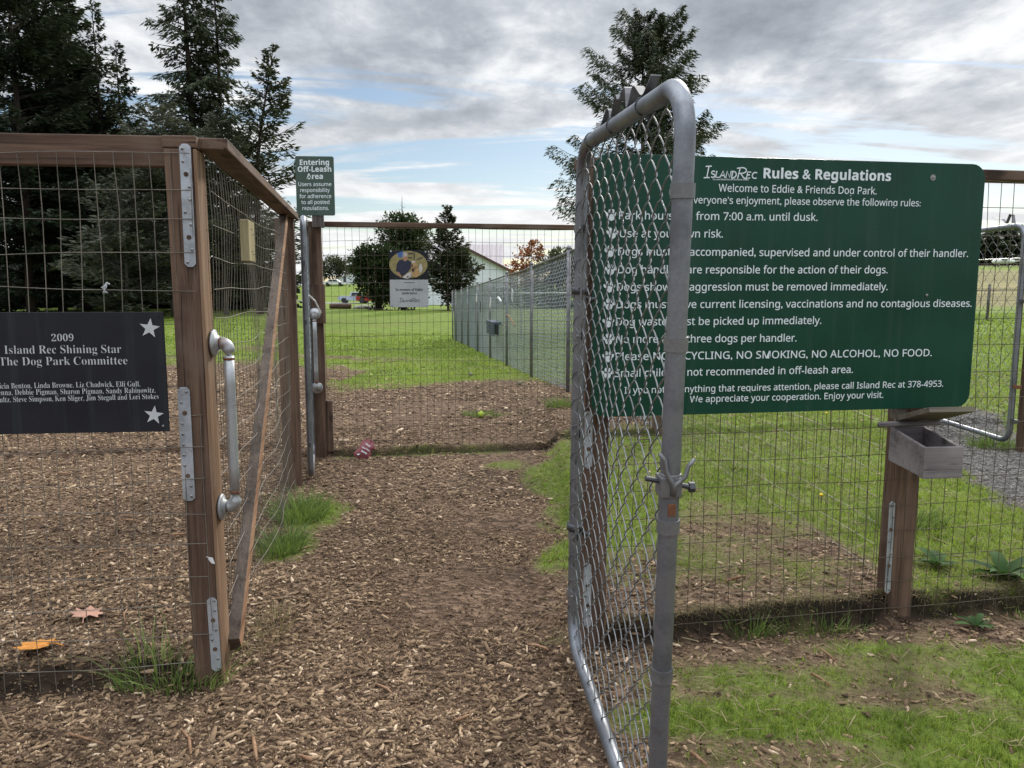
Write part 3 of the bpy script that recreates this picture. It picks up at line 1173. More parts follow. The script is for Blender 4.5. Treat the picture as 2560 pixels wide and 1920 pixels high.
zt_, zb_ = at(681 * K, 678 * K, 6.2).z, at(685 * K, 838 * K, 6.2).z
pipe_handle(ff, -.012, -.045, zt_, zb_, .055, .0165, face=(0, -1))

# ------------------------------------------------------------------ fence in front on the right
A, B = HP, BP
fr = frame_root('wire_fence', 'front wire mesh fence panel on the right, behind the big green rules sign', 'fence', A, B, FG)
Lr = math.hypot(B[0] - A[0], B[1] - A[1])
post_box(fr, 0, .046, -.25, 1.806, .092, .092, 'gate_post')
post_box(fr, Lr, .046, -.25, 1.806, .098, .092, 'post', lean=(.01, 0))
mb = MB().box((Lr / 2 + .8, .046, 1.826), (Lr + 1.75, .092, .039))
mb.build('top_rail', M['wood_x'], fr, False, .004)
post_box(fr, Lr + 1.5, .046, -.2, 1.806, .092, .092, 'post')
weld_mesh(fr, .03, Lr + 1.55, 1.80, wob=.006, y=-.004, seed=43, mat_=M['wire_rust'], r=.0014)
pl2 = lambda a, b: onplane(a * K, b * K, A, B)
plate(fr, pl2(1271, 888), pl2(1270, 1012), .030, -.006, seed=2, holes=7)
plate(fr, pl2(1268, 1215), pl2(1268, 1355), .030, -.006, seed=3, holes=7)
plate(fr, (Lr - .068, .52), (Lr - .066, .13), .026, -.006, seed=4, holes=8)
plate(fr, (Lr - .068, .96), (Lr - .068, .78), .026, -.006, seed=6, holes=5)

# side fence on the right of the pen
A, B = (BP[0] - .03, BP[1] + .1), (FR[0], FR[1] - .05)
sr = frame_root('wire_fence', 'side wire mesh fence crossing the grass behind the green sign', 'fence', A, B, FG)
Lsr = math.hypot(B[0] - A[0], B[1] - A[1])
mb = MB().beam((.02, 0, 1.822), (Lsr, 0, 1.87), .092, .037)
mb.build('top_rail', M['wood_x'], sr, False, .004)
weld_mesh(sr, .02, Lsr, 1.80, wob=.007, y=.03, seed=53, sx=.075, r=.0014)

# ------------------------------------------------------------------ the open chain link gate
GA, GB = (.226, 2.78), (.335, 1.70)      # hinge end, latch end
Lg = math.hypot(GB[0] - GA[0], GB[1] - GA[1])
og = frame_root('chain_link_gate', 'open galvanised chain link gate swung toward the viewer, tilted, with a forked latch', 'gate', GA, GB, GG)
og.rotation_euler.y = math.atan2(.062, Lg)      # the free end sags
GT, GZ, GR = 1.853, .075, .0215
mb = MB()
closed_tube(mb, rounded_loop(0, Lg, GZ, GT, .115, 12), GR, 18)
mb.build('gate_frame', M['galv'], og, True)
chain_mesh(og, .032, Lg - .030, GZ + .02, GT - .03, .05, .048, .0019, 7, 0.0, M['chain'], True, None, .022)
for x in (.036, Lg - .036):
    mb = MB().box((x, -.004, (GT + GZ) / 2), (.018, .005, GT - GZ - .17))
    mb.build('tension_bar', M['galv_dull'], og, False, .001)


def band(x, z, toward, wd=.030):
    mb = MB()
    n = 20
    vs, fs = [], []
    ro, ri = GR + .0035, GR + .0004
    for zz in (z - wd / 2, z + wd / 2):
        for rr_ in (ri, ro):
            for i in range(n):
                a = 2 * math.pi * i / n
                vs.append((x + rr_ * math.cos(a), rr_ * math.sin(a), zz))
    for i in range(n):
        j = (i + 1) % n
        fs += [(n + i, n + j, 3 * n + j, 3 * n + i), (i, 2 * n + i, 2 * n + j, j), (2 * n + i, 3 * n + i, 3 * n + j, 2 * n + j), (i, j, n + j, n + i)]
    mb.add(vs, fs)
    mb.box((x + toward * (GR + .012), .0045, z), (.028, .0025, wd))
    mb.box((x + toward * (GR + .012), -.0085, z), (.028, .0025, wd))
    o = mb.build('brace_band', M['galv_dull'], og, False)
    mb = MB().lathe([(.006, -.004), (.006, .004)], 8, Matrix.Translation((x + toward * (GR + .014), -.012, z)) @ Matrix.Rotation(R(90), 4, 'X'))
    mb.build('bolt', M['screw'], o)


gp = lambda a, b: onplane(a * K, b * K, GA, GB)
for y_ in (400, 722, 1128, 1480):
    band(Lg, gp(1455, y_)[1] + .045, -1)
for y_ in (495, 722, 935, 1165, 1300):
    band(0, gp(1249, y_)[1] + .0, 1, .026)
# hinges to the wooden post
for y_ in (645, 1165):
    z_ = gp(1249, y_)[1]
    mb = MB()
    mb.tube([(-.018, .03, z_), (.0, .035, z_), (.01, .055, z_)], .009, 8)
    mb.lathe([(.030, -.012), (.030, .012)], 16, Matrix.Translation((0, 0, z_ + .03)))
    mb.box((-.034, .0, z_), (.030, .016, .022))
    mb.build('hinge', M['dark_metal'], og, True)
# tie wires on the top tube
for x in (.16, .47, .78):
    mb = MB()
    mb.tube([(x + .012 * math.sin(a), (GR + .002) * math.sin(a + .0), GT + (GR + .002) * math.cos(a)) for a in np.linspace(-2.8, 2.8, 14)]
            + [(x + .02, .0, GT - .05), (x + .035, .004, GT - .07)], .0018, 5)
    mb.build('tie_wire', M['dark_metal'], og, True)
# hooked wire ends round the uprights
for x, sg in ((0, 1), (Lg, -1)):
    mb = MB()
    for i in range(17):
        z = GZ + .12 + i * .096
        mb.tube([(x + sg * .045, .0, z - .03), (x + sg * .020, -.012, z - .01), (x + sg * .004, -GR - .001, z + .01), (x + sg * .02, -.016, z + .034), (x + sg * .05, 0, z + .05)], .0017, 5, False)
    mb.build('edge_wire', M['chain'], og, True)
# forked latch on the free upright
z_ = gp(1440, 1045)[1] + .072
ck = MB().box((Lg, -.003, z_ - .005), (.047, .046, .044))
ck.lathe([(.0240, -.026), (.0240, .026)], 18, Matrix.Translation((Lg, 0, z_ - .004)))
co_ = ck.build('latch_collar', M['galv_dull'], og, False, .002)
for sx_, pts in ((-1, [(0, -.028, z_ - .03), (0, -.030, z_ + .005), (-.012, -.034, z_ + .02), (-.026, -.036, z_ + .045), (-.032, -.038, z_ + .08), (-.048, -.042, z_ + .10)]),
                 (1, [(0, .028, z_ - .03), (.004, .032, z_ + .005), (.018, .038, z_ + .012), (.036, .040, z_ + .030), (.044, .043, z_ + .062), (.062, .048, z_ + .082)])):
    mb = MB()
    # fork arms lie across the gate (sideways), so they read left and right of the tube from the path
    q = [(Lg + .024 + .0 * a, -sx_ * abs(a) * 1.0 - (0 if a else 0), c_) for a, b_, c_ in pts]
    q = [(Lg + .026, (-1 if sx_ < 0 else 1) * abs(a) * .70, z_ + (c_ - z_) * .72) for a, b_, c_ in pts]
    mb.tube(q, [.0062, .0062, .0058, .0055, .005, .0045], 8)
    mb.build('latch_fork', M['galv_dull'], og, True)
mb = MB().tube([(Lg + .002, -.055, z_ + .012), (Lg + .002, .055, z_ - .012)], .006, 8)
mb.lathe([(.012, -.006), (.012, .006)], 6, Matrix.Translation((Lg, .048, z_ - .011)) @ Matrix.Rotation(R(90), 4, 'X'))
mb.build('latch_bolt', M['dark_metal'], og, False)
mb = MB().box((Lg + GR - .001, 0, z_ - .055), (.0035, .018, .028))
mb.build('rust_patch', M['rust'], og, False, .004)
# folded metal strip above the top tube
zig = [(390, 730), (412, 858), (440, 800), (520, 545), (555, 560), (568, 722), (590, 600), (636, 335), (655, 428), (690, 420), (720, 300), (762, 250), (772, 548), (800, 500), (850, 262), (880, 250), (960, 382), (1000, 360), (1092, 112)]
zp = []
for a, b_ in zig:
    px_, py_ = 1420 + a / 5.53 - 9, 180 + b_ / 5.53
    s__, zz = onplane(px_, py_, GA, GB)
    zp.append((max(.08, min(Lg - .12, s__)), zz + s__ * .062 / Lg - .014))
zp = [(s__, max(z__, GT + .005)) for s__, z__ in zp]
zs = sorted(range(len(zp)), key=lambda i: i)
mb = MB()
vs, fs = [], []
fine = []
for i in range(len(zp) - 1):
    for t in (0, .33, .66):
        fine.append((zp[i][0] + (zp[i + 1][0] - zp[i][0]) * t, zp[i][1] + (zp[i + 1][1] - zp[i][1]) * t))
fine.append(zp[-1])
fine = [fine[0]] + [tuple((a + 2 * b_ + c_) / 4 for a, b_, c_ in zip(fine[i - 1], fine[i], fine[i + 1])) for i in range(1, len(fine) - 1)] + [fine[-1]]
for s__, z__ in fine:
    vs += [(s__, -.012, z__), (s__, .012, z__)]
fs = [(2 * i, 2 * i + 1, 2 * i + 3, 2 * i + 2) for i in range(len(fine) - 1)]
mb.add(vs, fs)
o = mb.build('folded_strip', M['galv_dull'], og)
sm_ = o.modifiers.new('thick', 'SOLIDIFY')
sm_.thickness = .002

# ------------------------------------------------------------------ the green rules sign
A, B = (.285, 2.782), (1.797, 3.035)
rs_ = frame_root('rules_sign', 'large dark green sign with white rules and regulations and paw prints', 'sign', A, B)
sq = lambda a, b: onplane(a, b, A, B)
Ws = math.hypot(B[0] - A[0], B[1] - A[1])
zTL, zTR = sq(1285 * K, 330 * K)[1], sq(2120 * K, 355 * K)[1]
zBL, zBR = sq(1290 * K, 900 * K)[1], sq(2090 * K, 880 * K)[1]
sign_panel(rs_, 0, Ws, (zBL + zBR) / 2, (zTL + zTR) / 2, .055, .003, M['sign_green'])
mb = MB()
q1 = lambda x, y: sq(1700 + x / 2.572, 380 + y / 2.572)
q6 = lambda x, y: sq(1380 + x / 2.765, 150 + y / 2.765)
q7 = lambda x, y: sq(1380 + x / 2.765, 700 + y / 2.765)
cap = .0262
write(mb, 'Rules & Regulations', 'sansb', q1(535, 168), q1(1355, 186), .0355, .012)
write(mb, 'Welcome to Eddie & Friends Dog Park.', 'sans', q1(247, 254), q1(1262, 273), .0262, .006)
r_ = q1(1545, 350)
l_ = q1(52, 328)
full = 'For everyone’s enjoyment, please observe the following rules:'
dx_ = (r_[0] - l_[0]) / (len(full) - 4) * 3.6
write(mb, full, 'sans', (l_[0] - dx_, l_[1] - .001), r_, .0250, .006)
RULES = [('Park hours are from 7:00 a.m. until dusk.', q6(462, 1100), q1(883, 443)),
         ('Use at your own risk.', q6(468, 1225), q1(275, 550)),
         ('Dogs must be accompanied, supervised and under control of their handler.', q6(455, 1350), q1(1850, 675)),
         ('Dog handlers are responsible for the action of their dogs.', q6(455, 1475), q1(1333, 780)),
         ('Dogs showing aggression must be removed immediately.', q6(447, 1595), q1(1333, 888)),
         ('Dogs must have current licensing, vaccinations and no contagious diseases.', q7(445, 195), q1(1873, 995)),
         ('Dog waste must be picked up immediately.', q7(440, 315), q1(907, 1105)),
         ('No more than three dogs per handler.', q7(442, 435), q1(748, 1218)),
         ('Please NO BICYCLING, NO SMOKING, NO ALCOHOL, NO FOOD.', q7(438, 555), q1(1617, 1312)),
         ('Small children not recommended in off-leash area.', q7(433, 670), q1(1110, 1420))]
for s, l_, r_ in RULES:
    write(mb, s, 'sans', l_, r_, .0272, .008)
write(mb, 'If you notice anything that requires attention, please call Island Rec at 378-4953.', 'sans', q7(500, 785), q1(1690, 1508), .0240, .007)
write(mb, 'We appreciate your cooperation. Enjoy your visit.', 'sans', q1(62, 1610), q1(1305, 1580), .0240, .007)
a_, b_ = q6(1048, 812), q6(1420, 808)
logo(mb, a_[0], a_[1], b_[0] - a_[0], .040)
a_, b_ = q6(1110, 830), q6(1358, 832)
write(mb, 'San Juan Island Park and Recreation District', 'serif', a_, b_, .0055, .004)
mb.build('lettering', M['letter'], rs_)
paw = None
for s, l_, r_ in RULES:
    cx, cz = l_[0] - .0275, l_[1] + .012
    if paw is None:
        mb = MB()
        poly = [(0, -.019), (.010, -.014), (.0135, -.005), (.009, .002), (0, .0055), (-.009, .002), (-.0135, -.005), (-.010, -.014)]
        mb.add([(a, -.0012, b) for a, b in poly], [tuple(range(len(poly)))])
        for tx, tz, ro in ((-.0165, .0045, .5), (-.0062, .0140, .15), (.0062, .0140, -.15), (.0165, .0045, -.5)):
            disc_poly(mb, tx, tz, .0048, .0078, -.0012, 10, ro)
        paw = mb.build('paw_print', M['letter'], rs_)
        pc = paw
    else:
        pc = paw.copy()
        COL.objects.link(pc)
        pc.parent = rs_
    pc.location = (cx, 0, cz)
s_, z_ = sq(2332, 444)
screw(rs_, s_, z_, 0, .006, washer=.012)
s_, z_ = sq(2316, 738)
screw(rs_, s_, z_, 0, .0055)

# ------------------------------------------------------------------ dark plaque on the left fence
A, B = (P0[0] - .95, P0[1] - .095 - .030), (P0[0], P0[1] - .030)
dp = frame_root('plaque', 'dark plaque with pale stars and committee names hung on the left mesh', 'plaque', A, B)
zq = lambda x, y: onplane(x / 2.765, 600 + y / 2.765, A, B)
xr = zq(1150, 900)[0]
cx = zq(435, 700)[0]
xl = 2 * cx - xr + .0
zt = (zq(1135, 495)[1] + zq(0, 503)[1]) / 2
zb = (zq(1175, 1312)[1] + zq(0, 1355)[1]) / 2
sign_panel(dp, xl, xr, zb, zt, .004, .004, M['plaque'])
mb = MB()
write(mb, '2009', 'serif', zq(358, 700), zq(510, 698), .0225, -.012)
write(mb, 'Island Rec Shining Star', 'serif', zq(33, 787), zq(840, 780), .0265, -.012)
write(mb, 'The Dog Park Committee', 'serif', zq(-2, 868), zq(883, 859), .0265, -.012)
write(mb, 'ricia Benton, Linda Browne, Liz Chadwick, Elli Gull,', 'serif', zq(-20, 1028), zq(970, 1012), .0178, -.010)
write(mb, 'enna, Debbie Pigman, Sharon Pigman, Sandy Rabinowitz,', 'serif', zq(-10, 1073), zq(1075, 1055), .0178, -.010)
write(mb, 'ultz, Steve Simpson, Ken Sliger, Jim Stegall and Lori Stokes', 'serif', zq(0, 1122), zq(1098, 1098), .0178, -.010)
mb.build('lettering', M['letter_grey'], dp)
for sx_, sy_, rr_, t0 in ((1035, 610, .0335, 8), (1065, 1210, .0325, 8)):
    c_ = zq(sx_, sy_)
    mb = MB()
    pts = []
    for i in range(10):
        r_ = rr_ if i % 2 == 0 else rr_ * .40
        a = R(90 - 36 * i - t0)
        pts.append((c_[0] + r_ * math.cos(a), -.0012, c_[1] + r_ * math.sin(a)))
    mb.add([(c_[0], -.0012, c_[1])] + pts, [(0, 1 + i, 1 + (i + 1) % 10) for i in range(10)])
    mb.build('star', M['letter_grey'], dp)
s_, z_ = zq(1130, 1285)
screw(dp, s_, z_, 0, .004)
s_, z_ = zq(1092, 525)
screw(dp, s_, z_, 0, .003, mat_=M['hole'])

# ------------------------------------------------------------------ entry sign above the handle post
A, B = (-1.70, 6.185), (-1.20, 6.225)
es = frame_root('entry_sign', 'small grey green sign raised on a post, about entering the off-leash area', 'sign', A, B)
z4 = lambda x, y: onplane(700 + x / 2.765, 350 + y / 2.765, A, B)
x0_, x1_ = (z4(102, 113)[0] + z4(118, 525)[0]) / 2, (z4(370, 110)[0] + z4(382, 520)[0]) / 2
zt, zb = z4(236, 112)[1], z4(250, 522)[1]
sign_panel(es, x0_, x1_, zb, zt, .014, .002, M['sign_grey_green'])
mb = MB()
for s, a, b_, y_, st, cp in (('Entering', 137, 340, 173, 'sansb', .040), ('Off-Leash', 123, 355, 220, 'sansb', .040), ('Area', 183, 297, 270, 'sansb', .040),
                             ('Users assume', 127, 355, 319, 'sans', .029), ('responsibility', 140, 345, 360, 'sans', .029), ('for adherence', 135, 355, 402, 'sans', .029),
                             ('to all posted', 148, 342, 443, 'sans', .029), ('regulations.', 155, 338, 484, 'sans', .029)):
    write(mb, s, st, z4(a, y_), z4(b_, y_ - 1), cp, .012)
mb.build('lettering', M['letter'], es)
xm = (x0_ + x1_) / 2
screw(es, xm - .005, z4(240, 497)[1], 0, .007, mat_=M['dark_metal'])
screw(es, xm - .005, z4(240, 183)[1], 0, .003, mat_=M['dark_metal'])
mb = MB().box((xm + .01, .026, zb + .06), (.088, .042, .30))
mb.build('sign_post', M['wood_grey'], es, False, .003)

# ------------------------------------------------------------------ memorial plaque on the back fence
A, B = (-1.30, 6.275), (-.30, 6.443)
mp = frame_root('memorial_plaque', 'two part memorial plaque, photo above pale text panel, on the back fence', 'plaque', A, B)
zm_ = lambda x, y: onplane(950 + x / 9.21, 600 + y / 9.21, A, B)
x0_, x1_ = zm_(224, 900)[0], zm_(1109, 900)[0]
ztop, zmid, zbot = zm_(660, 240)[1], zm_(660, 912)[1], zm_(660, 1547)[1]
sign_panel(mp, x0_, x1_, zmid + .0006, ztop, .003, .003, M['plaque'], 'photo_panel')
sign_panel(mp, x0_, x1_, zbot, zmid - .0006, .003, .003, M['plaque_light'], 'text_panel')
mb = MB()
write(mb, 'In memory of Eddie', 'serif', zm_(357, 1165), zm_(988, 1165), .0185, .012)
write(mb, '2000-2014', 'serif', zm_(500, 1248), zm_(848, 1248), .0145, .012)
a_, b_ = zm_(445, 1425), zm_(922, 1425)
logo(mb, a_[0], a_[1], b_[0] - a_[0], .030)
a_, b_ = zm_(550, 980), zm_(795, 980)
ribbon(mb, [a_, b_], .0035)
mb.build('lettering', M['letter_black'], mp)
pcol = lambda n, c: m_plain(n, c, .6, 0, .25, 40)
pic = [(pcol('photo_field', (.26, .22, .09)), [('d', 655, 565, 440, 315, 0)]),
       (pcol('photo_blue', (.05, .12, .35)), [('p', [(400, 300), (530, 255), (535, 395), (420, 400)])]),
       (pcol('photo_shade', (.05, .05, .05)), [('p', [(640, 390), (760, 400), (720, 425), (650, 420)]), ('p', [(840, 440), (1000, 385), (960, 430), (850, 460)]), ('p', [(775, 250), (800, 250), (800, 480), (775, 480)]), ('p', [(640, 300), (760, 290), (750, 330), (650, 330)])]),
       (pcol('photo_shirt', (.018, .022, .05)), [('p', [(500, 450), (640, 455), (720, 510), (715, 640), (640, 740), (510, 840), (440, 740), (365, 715), (390, 540), (430, 475)])]),
       (pcol('photo_skin', (.36, .20, .13)), [('d', 578, 405, 58, 85, 0), ('p', [(390, 740), (440, 740), (500, 850), (470, 865), (420, 810)])]),
       (pcol('photo_hair', (.42, .41, .40)), [('d', 575, 335, 55, 50, 0), ('p', [(515, 330), (540, 330), (535, 420), (515, 410)])]),
       (pcol('photo_dog', (.42, .27, .12)), [('d', 785, 600, 75, 90, 0), ('d', 820, 735, 105, 125, 0)]),
       (pcol('photo_white', (.50, .48, .46)), [('p', [(710, 500), (760, 480), (830, 480), (800, 520), (740, 520)]), ('d', 935, 650, 42, 105, 0), ('p', [(510, 870), (640, 760), (720, 720), (720, 850), (640, 890)])]),
       (pcol('photo_dark_fur', (.06, .045, .035)), [('d', 760, 690, 30, 45, 0), ('d', 735, 590, 18, 40, 0), ('d', 640, 850, 22, 20, 0)])]
for li, (m_, shapes) in enumerate(pic):
    mb = MB()
    for sh in shapes:
        yy = -.0008 - li * .0004
        if sh[0] == 'd':
            c_ = zm_(sh[1], sh[2])
            e_ = zm_(sh[1] + sh[3], sh[2])
            f_ = zm_(sh[1], sh[2] - sh[4])
            disc_poly(mb, c_[0], c_[1], e_[0] - c_[0], f_[1] - c_[1], yy, 28)
        else:
            pts = [zm_(*q) for q in sh[1]]
            mb.add([(a, yy, b_) for a, b_ in pts], [tuple(range(len(pts)))])
    mb.build('photo_print', m_, mp)
for a, b_ in ((250, 262), (1047, 275), (282, 1500), (1075, 1500)):
    s_, z_ = zm_(a, b_)
    screw(mp, s_, z_, 0, .0075, mat_=M['galv_plate'])

# ------------------------------------------------------------------ wooden box with its lid up, on the post in front on the right
wb = thing('wooden_box', 'grey wooden box with raised lid screwed to the post below the green sign', 'box', (1.565, 3.04, .752))
wb.rotation_euler.z = math.atan2(SL, 1) * .55
wx, wd, th = .150, .215, .014
zbk, zfr, zbase = .085, .050, -.058
sp = [(0, zbase + .010), (0, zbk), (-wd, zfr - .002), (-wd, zbase - .008)]
for sx_ in (-1, 1):
    vs = []
    for dx in (0, th):
        for yy, zz in sp:
            vs.append((sx_ * (wx / 2 - th / 2) - th / 2 + dx, yy, zz))
    k = len(sp)
    mb = MB().add(vs, [tuple(range(k - 1, -1, -1)), tuple(range(k, 2 * k))] + [(i, (i + 1) % k, (i + 1) % k + k, i + k) for i in range(k)])
    mb.build('side_board', M['wood_box'], wb, False, .002)
MB().box((0, -wd - th / 2 + .001, (zfr + zbase) / 2 - .006), (wx + .004, th, zfr - zbase + .010)).build('front_board', M['wood_box'], wb, False, .002)
MB().box((0, -th / 2, (zbk + zbase) / 2 + .012), (wx - 2 * th - .003, th - .003, zbk - zbase - .02)).build('back_board', M['wood_box'], wb, False, .001)
MB().beam((0, -wd, zbase - .004), (0, -.002, zbase + .012), wx - 2 * th - .003, .010).build('bottom_board', M['wood_box'], wb)
MB().tube([(-.14, -.030, .100), (.115, -.030, .106)], .0115, 10).build('hinge_rod', M['wood_box'], wb, True)
MB().beam((.022, -.020, .122), (.022, -.225, .188), wx + .030, .020).build('lid', M['wood_lid'], wb, False, .002)
MB().box((-.052, -.010, .150), (.040, .045, .060)).build('lid_block', M['wood_lid'], wb, False, .002)

# ------------------------------------------------------------------ gate and post at the far right
A, B = (3.92, 6.05), (3.93, 7.25)
rg = frame_root('chain_link_gate', 'distant chain link gate standing ajar beside the gravel, past the box post', 'gate', A, B, GG)
Lq = math.hypot(B[0] - A[0], B[1] - A[1])
zr = H(*A)
mb = MB()
closed_tube(mb, rounded_loop(0, Lq, zr + .09, 1.86, .11, 8), .021, 12)
mb.build('gate_frame', M['galv'], rg, True)
chain_mesh(rg, .03, Lq - .03, zr + .11, 1.83, .062, .06, .0018, 5, 0, M['chain'], True, None, .02)
MB().box((.035, .0, 1.0), (.014, .005, 1.55)).build('tension_bar', M['galv_dull'], rg)
for z in (.35, .62, 1.28):
    MB().box((-.035, .0, z), (.08, .03, .028)).build('hinge', M['rust'] if z == .62 else M['dark_metal'], rg)
mb = MB().tube([(Lq * .18, 0, 1.885), (Lq * .14, 0, 1.93)], .012, 6)
mb = MB()
pts = [(.15, 1.885), (.17, 1.95), (.20, 1.96), (.24, 1.89), (.30, 1.93), (.42, 1.95)]
vs = []
for a, b_ in pts:
    vs += [(a, -.012, b_), (a, .012, b_)]
mb.add(vs, [(2 * i, 2 * i + 1, 2 * i + 3, 2 * i + 2) for i in range(len(pts) - 1)])
o = mb.build('folded_strip', M['galv_dull'], rg)
o.modifiers.new('thick', 'SOLIDIFY').thickness = .002
wp = thing('wooden_post', 'plain stained wooden post beside the distant gate, at the gravel edge', 'post', (4.04, 6.03, H(4.04, 6.03)))
post_box(wp, 0, 0, -.2, 1.9, .10, .10, 'post_shaft')
MB().box((0, 0, 1.915), (.115, .115, .03)).build('post_cap', M['wood_x'], wp, False, .004)

# ------------------------------------------------------------------ the long chain link fence
A, B = (1.225, 6.83), (-2.25, 30.0)
cf = frame_root('chain_link_fence', 'long grey chain link fence running away across the lawn to a corner', 'fence', A, B)
Lc = math.hypot(B[0] - A[0], B[1] - A[1])


def zf(s, n=0.0):
    x, y = to_world(cf, s, n)
    return H(x, y)


ts = np.linspace(0, Lc, 14)
mb = MB().tube([(t, 0, zf(t) + 1.80) for t in ts], .018, 8)
mb.build('top_rail', M['galv_dull'], cf, True)
Yp = [7.4, 10.0, 12.7, 15.5, 18.2, 20.95, 23.7, 25.9, 28.4, 30.0]
pst = None
for Yi in Yp:
    t = Lc * (Yi - A[1]) / (B[1] - A[1])
    if pst is None:
        mb = MB().tube([(0, .0, -.15), (0, 0, 1.83)], .026, 10)
        mb.lathe([(.030, 1.83), (.030, 1.85), (.018, 1.875), (.004, 1.88)], 10, Matrix.Identity(4))
        pst = mb.build('post', M['galv_dull'], cf, True)
        pc = pst
    else:
        pc = pst.copy()
        COL.objects.link(pc)
        pc.parent = cf
    pc.location = (t, .03, zf(t))
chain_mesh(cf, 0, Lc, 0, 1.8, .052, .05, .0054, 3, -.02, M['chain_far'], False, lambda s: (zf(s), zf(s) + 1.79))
# the far side turns right
cb = frame_root('chain_link_fence', 'far chain link fence crossing behind the long one, pale top rail', 'fence', (-2.25, 30.05), (9.5, 30.4))
zf2 = lambda s: H(*to_world(cb, s))
MB().tube([(t, 0, zf2(t) + 1.80) for t in np.linspace(0, 11.7, 8)], .022, 8).build('top_rail', M['white_plastic'], cb, True)
for t in (2.6, 5.3, 8.0, 10.7):
    MB().tube([(t, .03, zf2(t) - .1), (t, .03, zf2(t) + 1.85)], .026, 8).build('post', M['galv_dull'], cb, True)
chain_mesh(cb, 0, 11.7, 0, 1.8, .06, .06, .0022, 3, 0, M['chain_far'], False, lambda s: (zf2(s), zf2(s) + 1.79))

# things hung on the long fence
FA, FB = A, B


def hang(px0, py0, px1, py1, name, label, cat, w, m_, group=None, bend=None, th=.006):
    (s0, z0), (s1, z1) = onplane(px0, py0, FA, FB), onplane(px1, py1, FA, FB)
    r = frame_root(name, label, cat, FA, FB, group)
    x, y = to_world(r, s0, .07)
    r.location = (x, y, z0)
    mb = MB()
    d = (s1 - s0, z1 - z0)
    if bend:
        L = math.hypot(*d)
        pts = [(d[0] * t + bend[0] * math.sin(t * math.pi), 0, d[1] * t + bend[1] * math.sin(t * math.pi)) for t in np.linspace(0, 1, 9)]
        mb.tube(pts, w, 6)
        mb.build('rod', m_, r, True)
    else:
        mb.beam((0, 0, 0), (d[0], 0, d[1]), th, w, up=(1, 0, 0))
        mb.build('strip', m_, r, False, .002)
    return r


zz4 = lambda x, y: (1120 + x / 6.912, 700 + y / 6.912)
hang(*zz4(538, 240), *zz4(538, 375), 'hanging_strip', 'upper white strip hanging on the chain link fence, left of the black one', 'strip', .30, M['white_plastic'])
hang(*zz4(612, 370), *zz4(604, 548), 'hanging_strip', 'narrow black strip hanging on the chain link fence', 'strip', .16, M['black_plastic'])
hang(*zz4(792, 338), *zz4(775, 492), 'hanging_strip', 'lower white strip on the chain link fence, right of the black one', 'strip', .20, M['white_plastic'])
hang(*zz4(1180, 170), *zz4(1170, 350), 'hanging_cloth', 'grey cloth strip hung high on the chain link fence', 'cloth', .22, M['letter_grey'])
hang(*zz4(920, 322), *zz4(978, 372), 'hooked_rod', 'short pale hooked rod on the chain link fence', 'rod', .022, M['white_plastic'], None, (.18, .05))
hang(*zz4(1072, 600), *zz4(1222, 795), 'bent_stick', 'thin pale bent stick leaning on the chain link fence', 'stick', .014, M['wood_edge'], None, (.10, .05))
(s0, z0), (s1, z1) = onplane(*zz4(800, 690), FA, FB), onplane(*zz4(935, 975), FA, FB)
cr = frame_root('plastic_crate', 'dark blue grey mesh crate fixed to the chain link fence', 'crate', FA, FB)
x, y = to_world(cr, (s0 + s1) / 2, .07)
cr.location = (x, y, z1)
hh, ww = z0 - z1, abs(s1 - s0)
m_cr = m_plain('crate_plastic', (.06, .085, .13), .5, 0, .2, 10)
mb = MB()
for i in range(9):
    t = -ww / 2 + ww * i / 8
    mb.box((t, .10, hh / 2), (.03, .012, hh))
for j in range(6):
    mb.box((0, .106, hh * (j + .5) / 6), (ww, .010, .03))
mb.build('grille', m_cr, cr)
MB().box((0, .03, hh - .02), (ww + .03, .17, .045)).build('rim', m_cr, cr, False, .004)
MB().box((0, .0, hh * .45), (ww * .9, .02, hh * .85)).build('back', m_cr, cr)

# ------------------------------------------------------------------ trees
def unit(v):
    return v / np.maximum(np.linalg.norm(v, axis=-1, keepdims=True), 1e-9)


def sprays(roots, dirs, length, width, r, flat=None):
    """kite-shaped leaf sprays: roots (n,3), dirs (n,3); flat = preferred normal direction (or None for random)"""
    n = len(roots)
    d = unit(dirs)
    ref = r.normal(size=(n, 3)) if flat is None else (np.asarray(flat) + r.normal(size=(n, 3)) * .45)
    s = unit(np.cross(d, ref))
    L = np.asarray(length).reshape(-1, 1) * np.ones((n, 1))
    Wd = np.asarray(width).reshape(-1, 1) * np.ones((n, 1))
    nrm = np.cross(s, d)
    v = np.stack([roots, roots + d * L * .45 + s * Wd * .5 + nrm * L * .04, roots + d * L, roots + d * L * .4 - s * Wd * .5 - nrm * L * .03], 1)
    f = np.arange(n * 4).reshape(n, 4)
    return v.reshape(-1, 3), f


